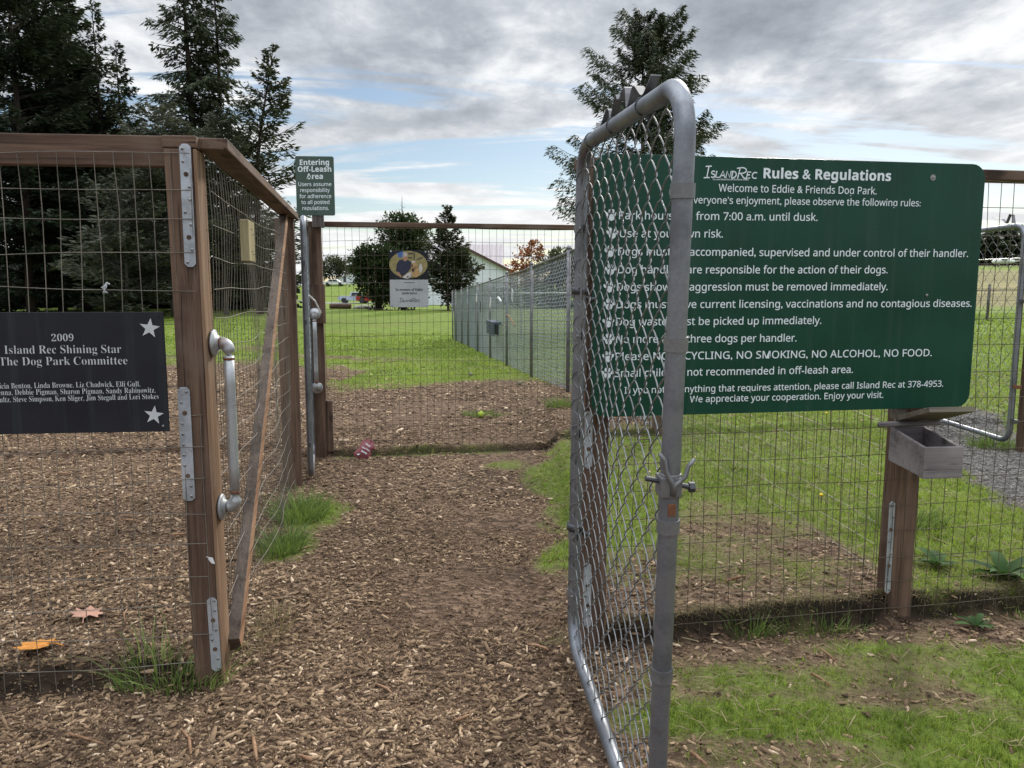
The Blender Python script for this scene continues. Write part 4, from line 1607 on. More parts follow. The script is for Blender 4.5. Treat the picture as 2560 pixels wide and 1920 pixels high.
def conifer(name, label, x, y, top, rad, base_frac=.12, nb=90, mat_='conifer', profile='cone', droop=.35, rise=.25, spray=(.42, .16), per=46, seed=1,
            trunk_r=None, lean=(0, 0), group=None, sparse=0.0, hang=.35, tip=1.0, stub=0, bark='bark', curve=0.0, lop=None, latk=.30, dens=.88):
    r = np.random.default_rng(seed)
    z0 = H(x, y)
    h = top - z0
    root = thing(name, label, 'tree', (x, y, z0 - .1), group)
    tr = trunk_r or h * .013
    cx = lambda t: lean[0] * t + curve * math.sin(t * math.pi)
    cy = lambda t: lean[1] * t
    tm = MB()
    tt = np.linspace(0, 1, 14)
    tm.tube([(cx(t) + .05 * math.sin(t * 9 + seed), cy(t), h * t) for t in tt], [max(.012, tr * (1 - t) ** .8) for t in tt], 8)
    R0, D0, L0, W0, T0, N0 = [], [], [], [], [], []
    for i in range(nb):
        t = base_frac + (1 - base_frac) * ((i + r.random()) / nb) ** dens
        t = min(t, .992)
        q = (t - base_frac) / (1 - base_frac)
        if profile == 'cone':
            pr = (1 - q) ** .85 * min(1, .55 + q * 3)
        elif profile == 'column':
            pr = min(1, (1 - q) ** .45) * min(1, .5 + q * 4) * .95
        elif profile == 'dome':
            pr = (max(0.015, 1 - q) ** .46) * (.72 + .28 * abs(math.sin(q * 19 + seed)))
        elif profile == 'round':
            pr = (max(0.02, 1 - q) ** .58) * min(1, .45 + q * 1.7)
        else:
            pr = (1 - q) ** .75 * (.45 + .55 * abs(math.sin(q * 17 + seed)))
        L = rad * pr * ((.40 + .78 * r.random()) if profile == 'dome' else (.62 + .55 * r.random()))
        if r.random() < sparse:
            L *= .35
        az = r.random() * 2 * math.pi
        if lop is not None:
            L *= 1 + lop[1] * math.cos(az - lop[0])
        L = max(L, .25)
        m = max(6, int(per * (L / rad) ** .8 + 4))
        ca, sa = math.cos(az), math.sin(az)
        up = rise * (1 - .5 * q) + q * .5
        k = 7
        ss = np.linspace(0, 1, k)
        bz = h * t + L * (up * ss - droop * ss ** 2 * (1.15 - q) + .22 * ss ** 4)
        wob = .10 * L * np.sin(ss * 3 + r.random() * 6) * ss
        bx, by = cx(t) + L * ss * ca - wob * sa, cy(t) + L * ss * sa + wob * ca
        if L > .6:
            tm.tube(np.stack([bx, by, bz], 1), np.maximum(.008, tr * .22 * (1 - ss) * (1 - .6 * q) + .006), 4, False)
        u_ = r.random(m) ** .72
        u_ = .10 + .92 * u_
        px_, py_, pz_ = (np.interp(u_, ss, a) for a in (bx, by, bz))
        side = r.choice([-1, 1], m)
        lat = (.16 + latk * np.sin(np.clip(u_, 0, 1) * math.pi * .9)) * L * .55 * r.random(m)
        off = np.stack([-sa * side * lat + ca * lat * .5, ca * side * lat + sa * lat * .5, -hang * lat * .9 + r.normal(size=m) * .05], 1)
        p = np.stack([px_, py_, pz_], 1) + off
        d = np.stack([ca * .75 - sa * side * .65 + r.normal(size=m) * .25, sa * .75 + ca * side * .65 + r.normal(size=m) * .25, r.normal(size=m) * .22 - hang * .8 + .15], 1)
        R0.append(p)
        D0.append(d)
        ln = spray[0] * (.6 + .8 * r.random(m)) * (.55 + .45 * min(1, L / 1.2))
        L0.append(ln)
        W0.append(spray[1] * (.6 + .8 * r.random(m)))
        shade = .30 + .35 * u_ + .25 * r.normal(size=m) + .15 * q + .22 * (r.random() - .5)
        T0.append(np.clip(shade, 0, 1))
    # leader
    m = 10
    R0.append(np.stack([np.full(m, cx(1)), np.full(m, cy(1)), h * (1 - .05 * r.random(m))], 1))
    D0.append(np.stack([r.normal(size=m) * .5, r.normal(size=m) * .5, np.ones(m)], 1))
    L0.append(spray[0] * .8 * np.ones(m))
    W0.append(spray[1] * .7 * np.ones(m))
    T0.append(.4 * np.ones(m))
    for i in range(stub):
        t = base_frac * (.25 + .75 * r.random())
        az = r.random() * 6.28
        L = .5 + 1.6 * r.random()
        tm.tube([(cx(t), cy(t), h * t), (cx(t) + L * .6 * math.cos(az), cy(t) + L * .6 * math.sin(az), h * t - .1 * L), (cx(t) + L * math.cos(az), cy(t) + L * math.sin(az), h * t - .3 * L)], [.05, .03, .01], 4)
    RR, DD = np.concatenate(R0), np.concatenate(D0)
    LL, WW, TT = np.concatenate(L0), np.concatenate(W0), np.concatenate(T0)
    v_, f_ = sprays(RR, DD, LL, WW, r, (0, 0, 1))
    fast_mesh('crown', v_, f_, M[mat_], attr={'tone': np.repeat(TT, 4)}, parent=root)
    tm.build('trunk', M[bark], root, True)
    return root


def bushy(name, label, x, y, lobes, mat_, leaf=(.16, .09), n=9000, seed=1, group=None, cat='tree', trunk=True, z0=None, clump=260, bark='bark'):
    """broadleaf crown: leaves gathered in twig clumps spread through the lobes (cx, cz, rx, ry, rz) given relative to the base"""
    r = np.random.default_rng(seed)
    z0 = H(x, y) if z0 is None else z0
    root = thing(name, label, cat, (x, y, z0), group)
    vol = np.array([a[2] * a[3] * a[4] for a in lobes]) ** .67
    vol /= vol.sum()
    tm = MB()
    P_, D_, T_ = [], [], []
    for (cx, cz, rx, ry, rz), w in zip(lobes, vol):
        nc = max(3, int(clump * w))
        dr = unit(r.normal(size=(nc, 3)))
        rad = (.35 + .70 * r.random(nc) ** .5)[:, None]
        cc = dr * rad * np.array([rx, ry, rz]) + np.array([cx, 0, cz])
        cc[:, 2] = np.maximum(cc[:, 2], .15)
        per = max(4, int(n * w / nc))
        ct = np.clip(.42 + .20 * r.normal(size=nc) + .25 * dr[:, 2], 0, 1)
        sz = .14 * (rx + ry + rz) / 3 * (.6 + .9 * r.random(nc))
        for c, s_, t_, d_ in zip(cc, sz, ct, dr):
            q = r.normal(size=(per, 3)) * s_ * np.array([1, 1, .75])
            P_.append(c + q)
            D_.append(unit(q) * .6 + d_ * .5 + r.normal(size=(per, 3)) * .5 + np.array([0, 0, .12]))
            T_.append(np.clip(t_ + r.normal(size=per) * .16, 0, 1))
        if trunk:
            for c in cc[:: max(1, nc // 5)][:5]:
                m_ = np.array([cx * .35, 0, cz * .35])
                tm.tube([(0, 0, -.1), tuple(m_ * .6 + r.normal(size=3) * .04), tuple((m_ + c) / 2), tuple(c)], [rz * .07 + .03, rz * .055 + .02, rz * .03 + .012, .008], 6)
    PP, DD, TT = np.concatenate(P_), np.concatenate(D_), np.concatenate(T_)
    m = len(PP)
    v_, f_ = sprays(PP, DD, leaf[0] * (.6 + .8 * r.random(m)), leaf[1] * (.6 + .8 * r.random(m)), r)
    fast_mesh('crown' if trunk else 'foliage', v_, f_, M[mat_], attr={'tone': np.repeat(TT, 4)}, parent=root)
    if trunk:
        tm.build('trunk', M[bark], root, True)
    return root


def top_at(px, py, Y):
    q = at(px, py, Y)
    return q.x, q.z


TG = 'tall conifers standing along the left edge of the dog park'
E1 = 'dark dense conifer '


def con(name, label, px, py, Y, rad, **kw):
    x, z = top_at(px, py, Y)
    # keep the base under the tip as it stands in the photograph
    kw.setdefault('group', TG)
    return conifer(name, label, x, Y, z, rad, **kw)


con('conifer_tree', 'dark dense fir at the left edge of the woods, its top cut by the frame', 10, -190, 40, 4.3, base_frac=.04, nb=170, mat_='conifer_dark', profile='column', per=345, spray=(0.37, 0.120), seed=11)
con('conifer_tree', 'broad dark fir behind the left fence rail, second from the left', 95, -130, 44, 3.6, base_frac=.04, nb=160, mat_='conifer', profile='column', per=322, spray=(0.36, 0.110), seed=12)
con('conifer_tree', 'dense fir with a leafy upper crown, just left of the narrow spire', 160, -45, 45, 3.8, base_frac=.03, nb=150, mat_='conifer_dark', profile='cone', per=299, spray=(0.35, 0.100), seed=13)
con('conifer_tree', 'narrow sparse spire fir with upturned twigs, rising out of the dark woods', 230, 2, 44, 3.3, base_frac=.05, nb=150, mat_='conifer', profile='cone', per=144, spray=(0.33, 0.099), seed=14, sparse=.15, rise=.45, droop=.2)
con('conifer_tree', 'short thin pointed fir between the spire fir and the bare tall fir', 290, 105, 46, 3.0, base_frac=.05, nb=130, mat_='conifer_dark', profile='cone', per=126, spray=(0.33, 0.105), seed=15, sparse=.15)
con('conifer_tree', 'very tall open fir with drooping branches and a straight visible trunk', 452, -215, 45, 4.1, base_frac=.22, nb=200, mat_='conifer', profile='ragged', per=171, spray=(0.32, 0.093), seed=16, droop=.75, rise=.15, hang=.9, sparse=.12, stub=10, trunk_r=.30)
con('conifer_tree', 'tall open fir right of the straight trunked one, ragged right side', 532, -120, 46, 3.9, base_frac=.20, nb=180, mat_='conifer', profile='ragged', per=171, spray=(0.32, 0.093), seed=27, droop=.7, rise=.2, hang=.8, sparse=.10, stub=8, trunk_r=.25)
con('pine_tree', 'leaning open pine at the right end of the tall trees, rounded top', 625, 112, 40, 3.7, base_frac=.12, nb=150, mat_='pine', profile='cone', per=131, spray=(0.31, 0.102), seed=18, lean=(1.1, 0), droop=.25, rise=.35, hang=.25, sparse=.12, curve=-.45, stub=6, trunk_r=.20)
# paler spruces in front and the understorey behind them
con('spruce_tree', 'pale grey green spruce in front of the dark woods, above the fence corner', 405, 262, 37, 4.0, base_frac=.05, nb=90, mat_='spruce_pale', profile='round', per=270, spray=(0.32, 0.093), seed=21, rise=.12, droop=.2, hang=.15, bark='bark_grey')
con('spruce_tree', 'pale spruce with layered side branches, below the leaning pine', 545, 285, 38, 3.2, base_frac=.05, nb=80, mat_='spruce_pale', profile='round', per=234, spray=(0.30, 0.087), seed=22, rise=.10, droop=.2, hang=.15, sparse=.1, bark='bark_grey')
con('spruce_tree', 'low pale spruce seen through the front left mesh, beside the gate post', 300, 440, 35, 3.3, base_frac=.04, nb=70, mat_='spruce_pale', profile='round', per=216, spray=(0.30, 0.087), seed=23, rise=.08, droop=.25, hang=.2, bark='bark_grey')
con('conifer_tree', 'dark understorey fir filling the shade at the far left', 40, 330, 42, 4.2, base_frac=.02, nb=110, mat_='conifer_dark', profile='column', per=299, spray=(0.36, 0.110), seed=24)
con('conifer_tree', 'dark understorey fir behind the plaque and the front mesh', 190, 250, 47, 4.4, base_frac=.02, nb=120, mat_='conifer_dark', profile='column', per=299, spray=(0.36, 0.110), seed=25)
con('conifer_tree', 'dark bushy fir deep behind the pale spruces', 350, 330, 50, 4.3, base_frac=.02, nb=110, mat_='conifer_dark', profile='column', per=299, spray=(0.36, 0.110), seed=26)
con('conifer_tree', 'dark low fir at the lawn edge, seen through the side fence', 505, 520, 46, 3.6, base_frac=.02, nb=80, mat_='conifer_dark', profile='column', per=252, spray=(0.32, 0.100), seed=28)
con('conifer_tree', 'low dark fir at the right end of the woods, behind the diagonal brace', 650, 560, 45, 2.8, base_frac=.02, nb=70, mat_='conifer', profile='round', per=180, spray=(0.35, 0.105), seed=29, sparse=.15)
# lone fir behind the open gate
con('conifer_tree', 'lone dark fir behind the open gate, long side branches turned up at the ends', 1612, 34, 40, 4.9, base_frac=.33, nb=135, mat_='conifer', profile='dome', dens=.80, per=760, spray=(.25, .062), seed=41, droop=.22, rise=.16, hang=.75, sparse=.10, group=None, trunk_r=.20, latk=.24)

UG = 'dark shrubs under the conifers'
for i, (px_, Y_, w_, h_, lb) in enumerate(((-40, 50, 3.2, 1.7, 'dark shrub under the woods at the far left edge'), (110, 53, 3.4, 1.9, 'dark shrub under the woods behind the plaque'),
                                           (270, 52, 3.2, 1.8, 'dark shrub under the woods left of the gate post'), (420, 54, 3.0, 1.8, 'dark shrub under the woods behind the gate post'),
                                           (545, 52, 2.6, 1.6, 'dark shrub under the woods seen through the side fence'), (640, 54, 2.4, 1.5, 'dark shrub at the right end of the woods'))):
    bushy('shrub', lb, (px_ - 1280) / FPX * Y_, Y_, [(0, h_ * .8, w_, 1.2, h_), (w_ * .6, h_ * .6, w_ * .6, 1, h_ * .7), (-w_ * .6, h_ * .7, w_ * .6, 1, h_ * .8)], 'conifer_dark', (.42, .24), 4200, 400 + i, UG, 'shrub', False, clump=200)

# bushes and trees beyond the lawn
BG_ = 'trees and bushes beyond the far lawn'
Yb = 62.0
sc_ = Yb / FPX


def base_x(px, Y):
    return (px - 1280) / FPX * Y


bushy('bushy_tree', 'dark broad bush behind the red truck, left of the memorial plaque', base_x(948, Yb), Yb, [(0, 2.5, 1.5, 1.5, 2.3), (-.8, 4.1, 1.1, 1.0, 1.2), (.7, 3.6, 1.1, 1.2, 1.6), (-1.25, 3.3, .75, .9, .8)], 'bush', (.26, .15), 8000, 51, BG_, clump=320)
bushy('bushy_tree', 'tallest broad bush, behind the top of the memorial plaque', base_x(1010, Yb + 3), Yb + 3, [(0, 3.4, 1.9, 1.8, 3.2), (-.6, 6.2, 1.3, 1.3, 1.6), (.9, 5.6, 1.4, 1.3, 1.7), (.3, 7.3, .9, .9, .8)], 'bush', (.26, .15), 10500, 52, BG_, clump=380)
x_, z_ = top_at(1118, 515, Yb - 2)
conifer('pine_tree', 'pointed open pine with stepped branches, right of the memorial plaque', x_, Yb - 2, z_, 2.35, base_frac=.12, nb=110, mat_='pine', profile='cone', per=90, spray=(.40, .15), seed=53, droop=.1, rise=.45, hang=.1, group=BG_, sparse=.08)
bushy('bushy_tree', 'dark spreading bush in front of the white barn wall', base_x(1150, Yb - 1), Yb - 1, [(-.3, 2.2, 1.1, 1.3, 2.0), (.8, 3.4, .7, .8, .5), (-.1, 4.0, .8, .9, .9), (1.0, .9, 1.5, 1.0, .8)], 'bush_olive', (.22, .12), 5200, 54, BG_, clump=300)
bushy('hedge', 'low dark hedge behind the end of the long chain link fence', base_x(1290, Yb + 8), Yb + 8, [(-2, .8, 2.0, 1.2, 1.0), (1.5, .9, 2.4, 1.2, 1.0), (5, .9, 2.6, 1.2, 1.1), (9, 1.0, 2.8, 1.2, 1.2), (14, 1.0, 3, 1.2, 1.2)], 'bush', (.30, .18), 7000, 55, None, 'hedge', False, clump=300)
bushy('bushy_tree', 'thin pale tree by the small white shed, behind the handle post', base_x(836, 185), 185, [(0, 4.4, 2.6, 2.2, 2.0), (-2.0, 3.0, 1.7, 1.7, 1.6), (2.2, 3.2, 1.7, 1.7, 1.6)], 'bush_olive', (.55, .3), 2600, 56, BG_, clump=150)
bushy('bushy_tree', 'sparse tree between the thin tree and the dark bush', base_x(880, 190), 190, [(0, 4.2, 2.2, 2.0, 1.9), (.4, 2.8, 1.7, 1.8, 1.6)], 'bush_olive', (.55, .3), 1700, 57, BG_, clump=120)
bushy('bushy_tree', 'orange autumn tree beside the white barn', base_x(1318, 80), 80, [(0, 4.6, 1.5, 1.4, 1.4), (-.9, 3.0, 1.5, 1.3, 1.2), (.7, 5.9, .8, .8, .9), (1.0, 3.0, 1.0, 1.0, 1.1)], 'orange_leaf', (.28, .18), 2300, 58, BG_, clump=120)
bushy('bushy_tree', 'dark rounded tree right of the orange one, above the fence rail', base_x(1395, 78), 78, [(0, 4.2, 1.6, 1.4, 1.7), (-1.3, 3.3, 1.3, 1.2, 1.3), (1.4, 3.8, 1.4, 1.2, 1.5), (2.6, 3, 1.5, 1.2, 1.4)], 'bush_olive', (.30, .18), 5200, 59, BG_, clump=240)
# bare pole of a dead tree
sx0, sz0 = top_at(1005, 490, Yb + 8)
sn = thing('dead_tree', 'thin bare dead tree pole rising above the bushes', 'tree', (sx0, Yb + 8, H(sx0, Yb + 8)))
hh = sz0 - H(sx0, Yb + 8)
mb = MB().tube([(0, 0, 0), (.03, 0, hh * .5), (-.02, 0, hh * .85), (0, 0, hh)], [.16, .09, .045, .012], 7)
for i in range(16):
    z = hh * (.66 + .30 * i / 16)
    a = i * 2.4
    l = .9 * (1 - i / 20)
    mb.tube([(0, 0, z), (l * .6 * math.cos(a), l * .6 * math.sin(a), z - .08), (l * math.cos(a), l * math.sin(a), z + .05)], [.02, .014, .006], 4)
mb.build('trunk', M['bark_grey'], sn, True)
# distant woods on the right
WG = 'distant trees along the right horizon'
for i, (px_, py_, Y_, rad, lb) in enumerate([(2475, 590, 165, 4.5, 'distant dark fir right next to the edge of the green sign'),
                                             (2512, 572, 170, 6.0, 'distant dark tree in the middle of the right horizon gap'),
                                             (2552, 576, 168, 6.0, 'distant dark tree at the right edge of the picture'),
                                             (2600, 570, 172, 6.0, 'distant dark tree beyond the right edge post'),
                                             (2440, 588, 172, 5.0, 'distant dark tree half hidden by the green sign')]):
    x, z = top_at(px_, py_, Y_)
    conifer('conifer_tree', lb, x, Y_, z, rad, base_frac=.02, nb=70, mat_='conifer', profile='round', per=34, spray=(1.3, .6), seed=70 + i, group=WG)

# ------------------------------------------------------------------ buildings far off
M['barn'] = m_plain('barn_siding', (.74, .77, .86), .6, 0, .06, 2)
M['roof_metal'] = m_plain('barn_roof_metal', (.40, .36, .37), .45, .3, .08, 2)
M['trim_brown'] = m_plain('barn_trim', (.09, .05, .04), .7, 0, .1, 4)
M['glass'] = m_plain('window_glass', (.03, .035, .045), .15, 0, .1, 4)
M['shed'] = m_plain('shed_wall', (.62, .66, .72), .6, 0, .05, 2)
M['shed_roof'] = m_plain('shed_roof', (.30, .27, .26), .8, 0, .1, 4)
Yh = 105.0
pA, pR = at(1160, 624, Yh), at(1295, 688, Yh)
zg = H(pA.x, Yh) - .5
bn = thing('barn', 'white barn with brown roof edge and pale metal roof, beyond the far trees', 'building', (pA.x, Yh, zg))
xr_, ze = pR.x - pA.x, pR.z - zg
za = pA.z - zg + .25
mb = MB().prism([(-xr_, 0), (xr_, 0), (xr_, ze), (0, za), (-xr_, ze)], 9.0)
mb.build('wall', M['barn'], bn)
for k in range(26):
    x = -xr_ + 2 * xr_ * (k + .5) / 26
    zt = ze + (za - ze) * (1 - abs(x) / xr_) - .3
    if k % 1 == 0:
        pass
mb = MB()
for sg in (-1, 1):
    mb.beam((0, 4.5, za + .12), (sg * (xr_ + .5), 4.5, ze - (za - ze) * .5 / xr_ + .12), 9.8, .16, up=(0, 0, 1))
mb.build('roof', M['roof_metal'], bn)
for sg in (-1, 1):
    MB().beam((0, -.46, za + .05), (sg * (xr_ + .5), -.46, ze - (za - ze) * .5 / xr_ + .05), .08, .36, up=(0, 0, 1)).build('roof_trim', M['trim_brown'], bn)
wpx = at(1208, 669, Yh)
w_ = MB().box((wpx.x - pA.x, -.03, wpx.z - zg), (.40, .06, .42)).build('window', M['trim_brown'], bn)
MB().box((wpx.x - pA.x, -.065, wpx.z - zg), (.30, .02, .32)).build('pane', M['glass'], w_)
# main block behind, roof facing the viewer
q1_, q2_ = at(1140, 612, Yh + 12), at(1258, 612, Yh + 12)
zw = at(1258, 650, Yh + 8).z
mbk = MB()
xa, xb = q1_.x - pA.x - 6, q2_.x - pA.x
mbk.beam(((xa + xb) / 2, 5.5, zw - zg - 1.2), ((xa + xb) / 2, 12.3, q1_.z - zg), xb - xa, .15, up=(0, 0, 1))
for i in range(20):
    x = xa + (xb - xa) * (i + .5) / 20
    mbk.beam((x, 5.5, zw - zg - 1.08), (x, 12.3, q1_.z - zg + .12), .10, .10, up=(0, 0, 1))
mbk.build('roof', M['roof_metal'], bn)
MB().box(((xa + xb) / 2, 13.5, (zw - zg - 1.2) / 2 + .3), (xb - xa - .4, 9, zw - zg - .6)).build('wall', M['barn'], bn)

Ysd = 170.0
p1, p2 = at(840, 711, Ysd), at(864, 690, Ysd)
zg2 = H(p1.x, Ysd)
sh = thing('shed', 'small white gabled shed in the distance beside the handle post', 'building', (p1.x + 2.2, Ysd, zg2))
hgt = max(2.2, p2.z - zg2)
MB().prism([(-1.9, 0), (2.4, 0), (2.4, hgt * .72), (1.2, hgt), (-1.9, hgt * .58)], 5).build('wall', M['shed'], sh)
MB().beam((1.25, 2.5, hgt + .05), (-2.3, 2.5, hgt * .50), 5.6, .14, up=(0, 0, 1)).build('roof', M['shed_roof'], sh)
MB().box((-.3, -.03, 1.1), (.5, .06, 1.4)).build('door', M['glass'], sh)


# ------------------------------------------------------------------ vehicles
def vehicle(name, label, cat, x, y, profile, w, paint, wheels, glass, heading=0.0, r=.37, lamp=None, extra=None):
    z = H(x, y)
    root = thing(name, label, cat, (x, y, z), None, (0, 0, heading))
    mb = MB()
    mb.prism(profile, w, Matrix.Translation((0, -w / 2, 0)))
    mb.build('body', paint, root, False, .05)
    for gpoly in glass:
        for sy in (-w / 2 - .012, w / 2 - .008):
            MB().prism(gpoly, .02, Matrix.Translation((0, sy, 0))).build('window', M['glass'], root)
    for wx_ in wheels:
        for sy in (-1, 1):
            Mx = Matrix.Translation((wx_, sy * (w / 2 - .10), r)) @ Matrix.Rotation(R(90), 4, 'X')
            wh = MB().lathe([(r * .72, -.12), (r * .95, -.12), (r, -.08), (r, .08), (r * .95, .12), (r * .72, .12)], 20, Mx).build('wheel', M['black_plastic'], root, True)
            MB().lathe([(r * .62, -.127), (r * .30, -.128), (r * .2, -.13)] if sy < 0 else [(r * .62, .127), (r * .30, .128), (r * .2, .13)], 16,
                       Matrix.Translation((wx_, sy * (w / 2 - .095), r)) @ Matrix.Rotation(R(90), 4, 'X')).build('rim', M['galv_plate'], wh)
            am = MB()
            arc = arc_pts(wx_, r, r * 1.22, r * 1.22, 0, 180, 12)
            am.prism(arc, .02, Matrix.Translation((0, sy * (w / 2) - .014 + (.008 if sy > 0 else 0), 0)))
            am.build('wheel_arch', M['hole'], root)
    if lamp:
        for lx, lz, lm in lamp:
            for sy in (-1, 1):
                MB().box((lx, sy * (w / 2 - .12), lz), (.05, .22, .26)).build('lamp', lm, root)
    return root


M['paint_silver'] = m_plain('silver_blue_paint', (.45, .52, .66), .3, .2, .05, 3)
M['paint_red'] = m_plain('red_paint', (.30, .02, .02), .3, 0, .1, 3)
M['paint_white'] = m_plain('white_paint', (.75, .76, .77), .3, 0, .04, 3)
M['lamp_red'] = m_plain('red_lamp', (.25, .02, .02), .3, 0, .1, 20)
Yt = 128.0
pk = at(840, 757, Yt)
pick = [(0, .45), (5.3, .42), (5.35, .95), (5.2, 1.08), (3.95, 1.14), (3.45, 1.80), (2.15, 1.84), (1.95, 1.16), (.02, 1.16)]
vehicle('pickup_truck', 'silver blue pickup truck on the road, parked behind the red truck', 'pickup truck', pk.x, Yt + 2.4, pick, 1.9, M['paint_silver'], (.98, 4.35),
        [[(2.25, 1.22), (2.95, 1.22), (2.95, 1.72), (2.32, 1.74)], [(3.03, 1.22), (3.78, 1.20), (3.42, 1.70), (3.03, 1.72)]], 0, .40, [(0.0, .95, M['lamp_red'])])
pk2 = at(893, 761, Yt)
suv = [(0, .42), (5.0, .40), (5.05, .98), (4.8, 1.12), (3.9, 1.18), (3.35, 1.82), (1.9, 1.86), (1.75, 1.22), (.02, 1.22)]
vehicle('pickup_truck', 'red pickup truck on the road, partly hidden by the dark bush', 'pickup truck', pk2.x, Yt, suv, 1.9, M['paint_red'], (.95, 4.1),
        [[(2.05, 1.26), (2.65, 1.26), (2.65, 1.74), (2.1, 1.76)], [(2.72, 1.26), (3.6, 1.24), (3.28, 1.72), (2.72, 1.74)]], 0, .40, [(0.0, .95, M['lamp_red'])])
cr_ = at(816, 712, 168)
sed = [(0, .35), (4.4, .33), (4.45, .75), (3.4, .88), (2.8, 1.38), (1.3, 1.40), (.7, .95), (.02, .9)]
vehicle('parked_car', 'distant white car by the small white shed', 'car', cr_.x, 166, sed, 1.75, M['paint_white'], (.85, 3.55),
        [[(1.0, .95), (1.95, .93), (1.95, 1.32), (1.38, 1.33)], [(2.02, .93), (3.1, .90), (2.72, 1.30), (2.02, 1.32)]], 0, .32)
# road strip under the trucks
rx = [at(760, 762, Yt + 4), at(960, 762, Yt + 4)]
mb = MB()
nseg = 40
vs, fs = [], []
for i in range(nseg + 1):
    x = -80 + 110 * i / nseg
    for yy in (Yt - 2.6, Yt + 5.4):
        vs.append((x, yy, H(x, yy) + .05))
for i in range(nseg):
    fs.append((2 * i, 2 * i + 2, 2 * i + 3, 2 * i + 1))
mb.add(vs, fs)
M['road'] = m_plain('road_surface', (.22, .22, .23), .9, 0, .2, 2)
tag(mb.build('road', M['road']), kind='structure')
# log and stones along the parking edge
Yl = 66.0
lp = at(853, 770, Yl)
lg = thing('log_beam', 'dark brown squared log lying along the far lawn edge', 'log', (lp.x, Yl, H(lp.x, Yl)))
mb = MB().tube([(-.95, 0, .20), (-.3, .0, .21), (.4, 0, .21), (.85, 0, .20)], [.21, .225, .22, .21], 10)
mb.build('log_trunk', M['log'], lg, True)
MB().lathe([(.17, 0), (.10, .004), (.02, .006)], 12, Matrix.Translation((.851, 0, .20)) @ Matrix.Rotation(R(90), 4, 'Y')).build('cut_end', M['wood_edge'], lg)
M['stone'] = m_plain('pale_stone', (.30, .29, .25), .9, 0, .25, 6, .4)
for i, (px_, s_) in enumerate([(893, .34), (908, .42), (925, .36), (942, .40)]):
    b_ = at(px_, 772, Yl)
    bm_ = MB()
    r = np.random.default_rng(200 + i)
    n_ = 10
    prof = [(.02, 0), (s_ * 1.0, .02), (s_ * 1.1, s_ * .45), (s_ * .8, s_ * .8), (s_ * .3, s_ * .95), (.02, s_)]
    bm_.lathe(prof, 10, Matrix.Scale(.7 + .5 * r.random(), 4, (1, 0, 0)))
    bm_.v = [v_ + r.normal(size=v_.shape) * s_ * .07 for v_ in bm_.v]
    o = bm_.build('boulder', M['stone'], None, True)
    o.location = (b_.x, Yl + .2 * i, H(b_.x, Yl) - .05)
    tag(o, ['pale boulder next to the brown log', 'largest pale boulder below the red truck', 'pale boulder right of the largest one', 'pale boulder furthest right, under the dark bush'][i], 'boulder', 'boulders along the far lawn edge')
# field fence on the right
pf = thing('field_fence', 'low post and wire field fence crossing beyond the right lawn', 'fence', (13, 27.5, H(13, 27.5)))
z0f = pf.location.z
post0 = None
for i in range(9):
    x = -2.0 + i * 1.9
    zz = H(13 + x, 27.5) - z0f
    if post0 is None:
        post0 = MB().tube([(0, 0, -.1), (.01, 0, 1.25)], .05, 7).build('post', M['wood_grey'], pf, True)
        pc = post0
    else:
        pc = post0.copy()
        COL.objects.link(pc)
        pc.parent = pf
    pc.location = (x, 0, zz)
for hgt in (.35, .7, 1.02):
    MB().tube([(-2 + 1.9 * i, -.05, H(13 - 2 + 1.9 * i, 27.5) - z0f + hgt) for i in range(9)], .006, 4, False).build('wire', M['wire'], pf)
# light aircraft in the field on the right
ap = at(2508, 680, 150)
zg3 = H(ap.x, 150)
pl_ = thing('light_aircraft', 'small white light aircraft parked in the far field on the right', 'aircraft', (ap.x, 150, zg3), None, (0, 0, R(18)))
fz = .95
mb = MB().tube([(-2.9, 0, fz), (-2.4, 0, fz), (-1.0, 0, fz + .10), (.4, 0, fz + .12), (2.0, 0, fz + .1), (3.6, 0, fz + .15)], [.18, .40, .58, .55, .32, .12], 12)
mb.build('fuselage', M['paint_white'], pl_, True)
MB().box((-.5, 0, fz + .52), (1.35, 9.6, .14)).build('wing', M['paint_white'], pl_, False, .05)
MB().prism([(2.9, fz + .2), (3.7, fz + .2), (3.9, fz + 1.4), (3.5, fz + 1.4)], .08, Matrix.Translation((0, -.04, 0))).build('tail_fin', M['dark_metal'], pl_)
MB().box((3.4, 0, fz + .22), (.7, 2.8, .07)).build('tailplane', M['paint_white'], pl_)
MB().prism([(-1.3, fz + .30), (.3, fz + .30), (.2, fz + .48), (-.9, fz + .48)], 1.02, Matrix.Translation((0, -.51, 0))).build('cockpit_window', M['glass'], pl_)
for a, b_ in ((-.2, -1.0), (-.2, 1.0), (-2.2, 0)):
    MB().lathe([(.20, -.07), (.22, 0), (.20, .07)], 12, Matrix.Translation((a, b_, .22)) @ Matrix.Rotation(R(90), 4, 'X')).build('wheel', M['black_plastic'], pl_)
    MB().tube([(a, b_, .22), (a * .9, b_ * .4, fz - .3)], .05, 6).build('strut', M['paint_white'], pl_)

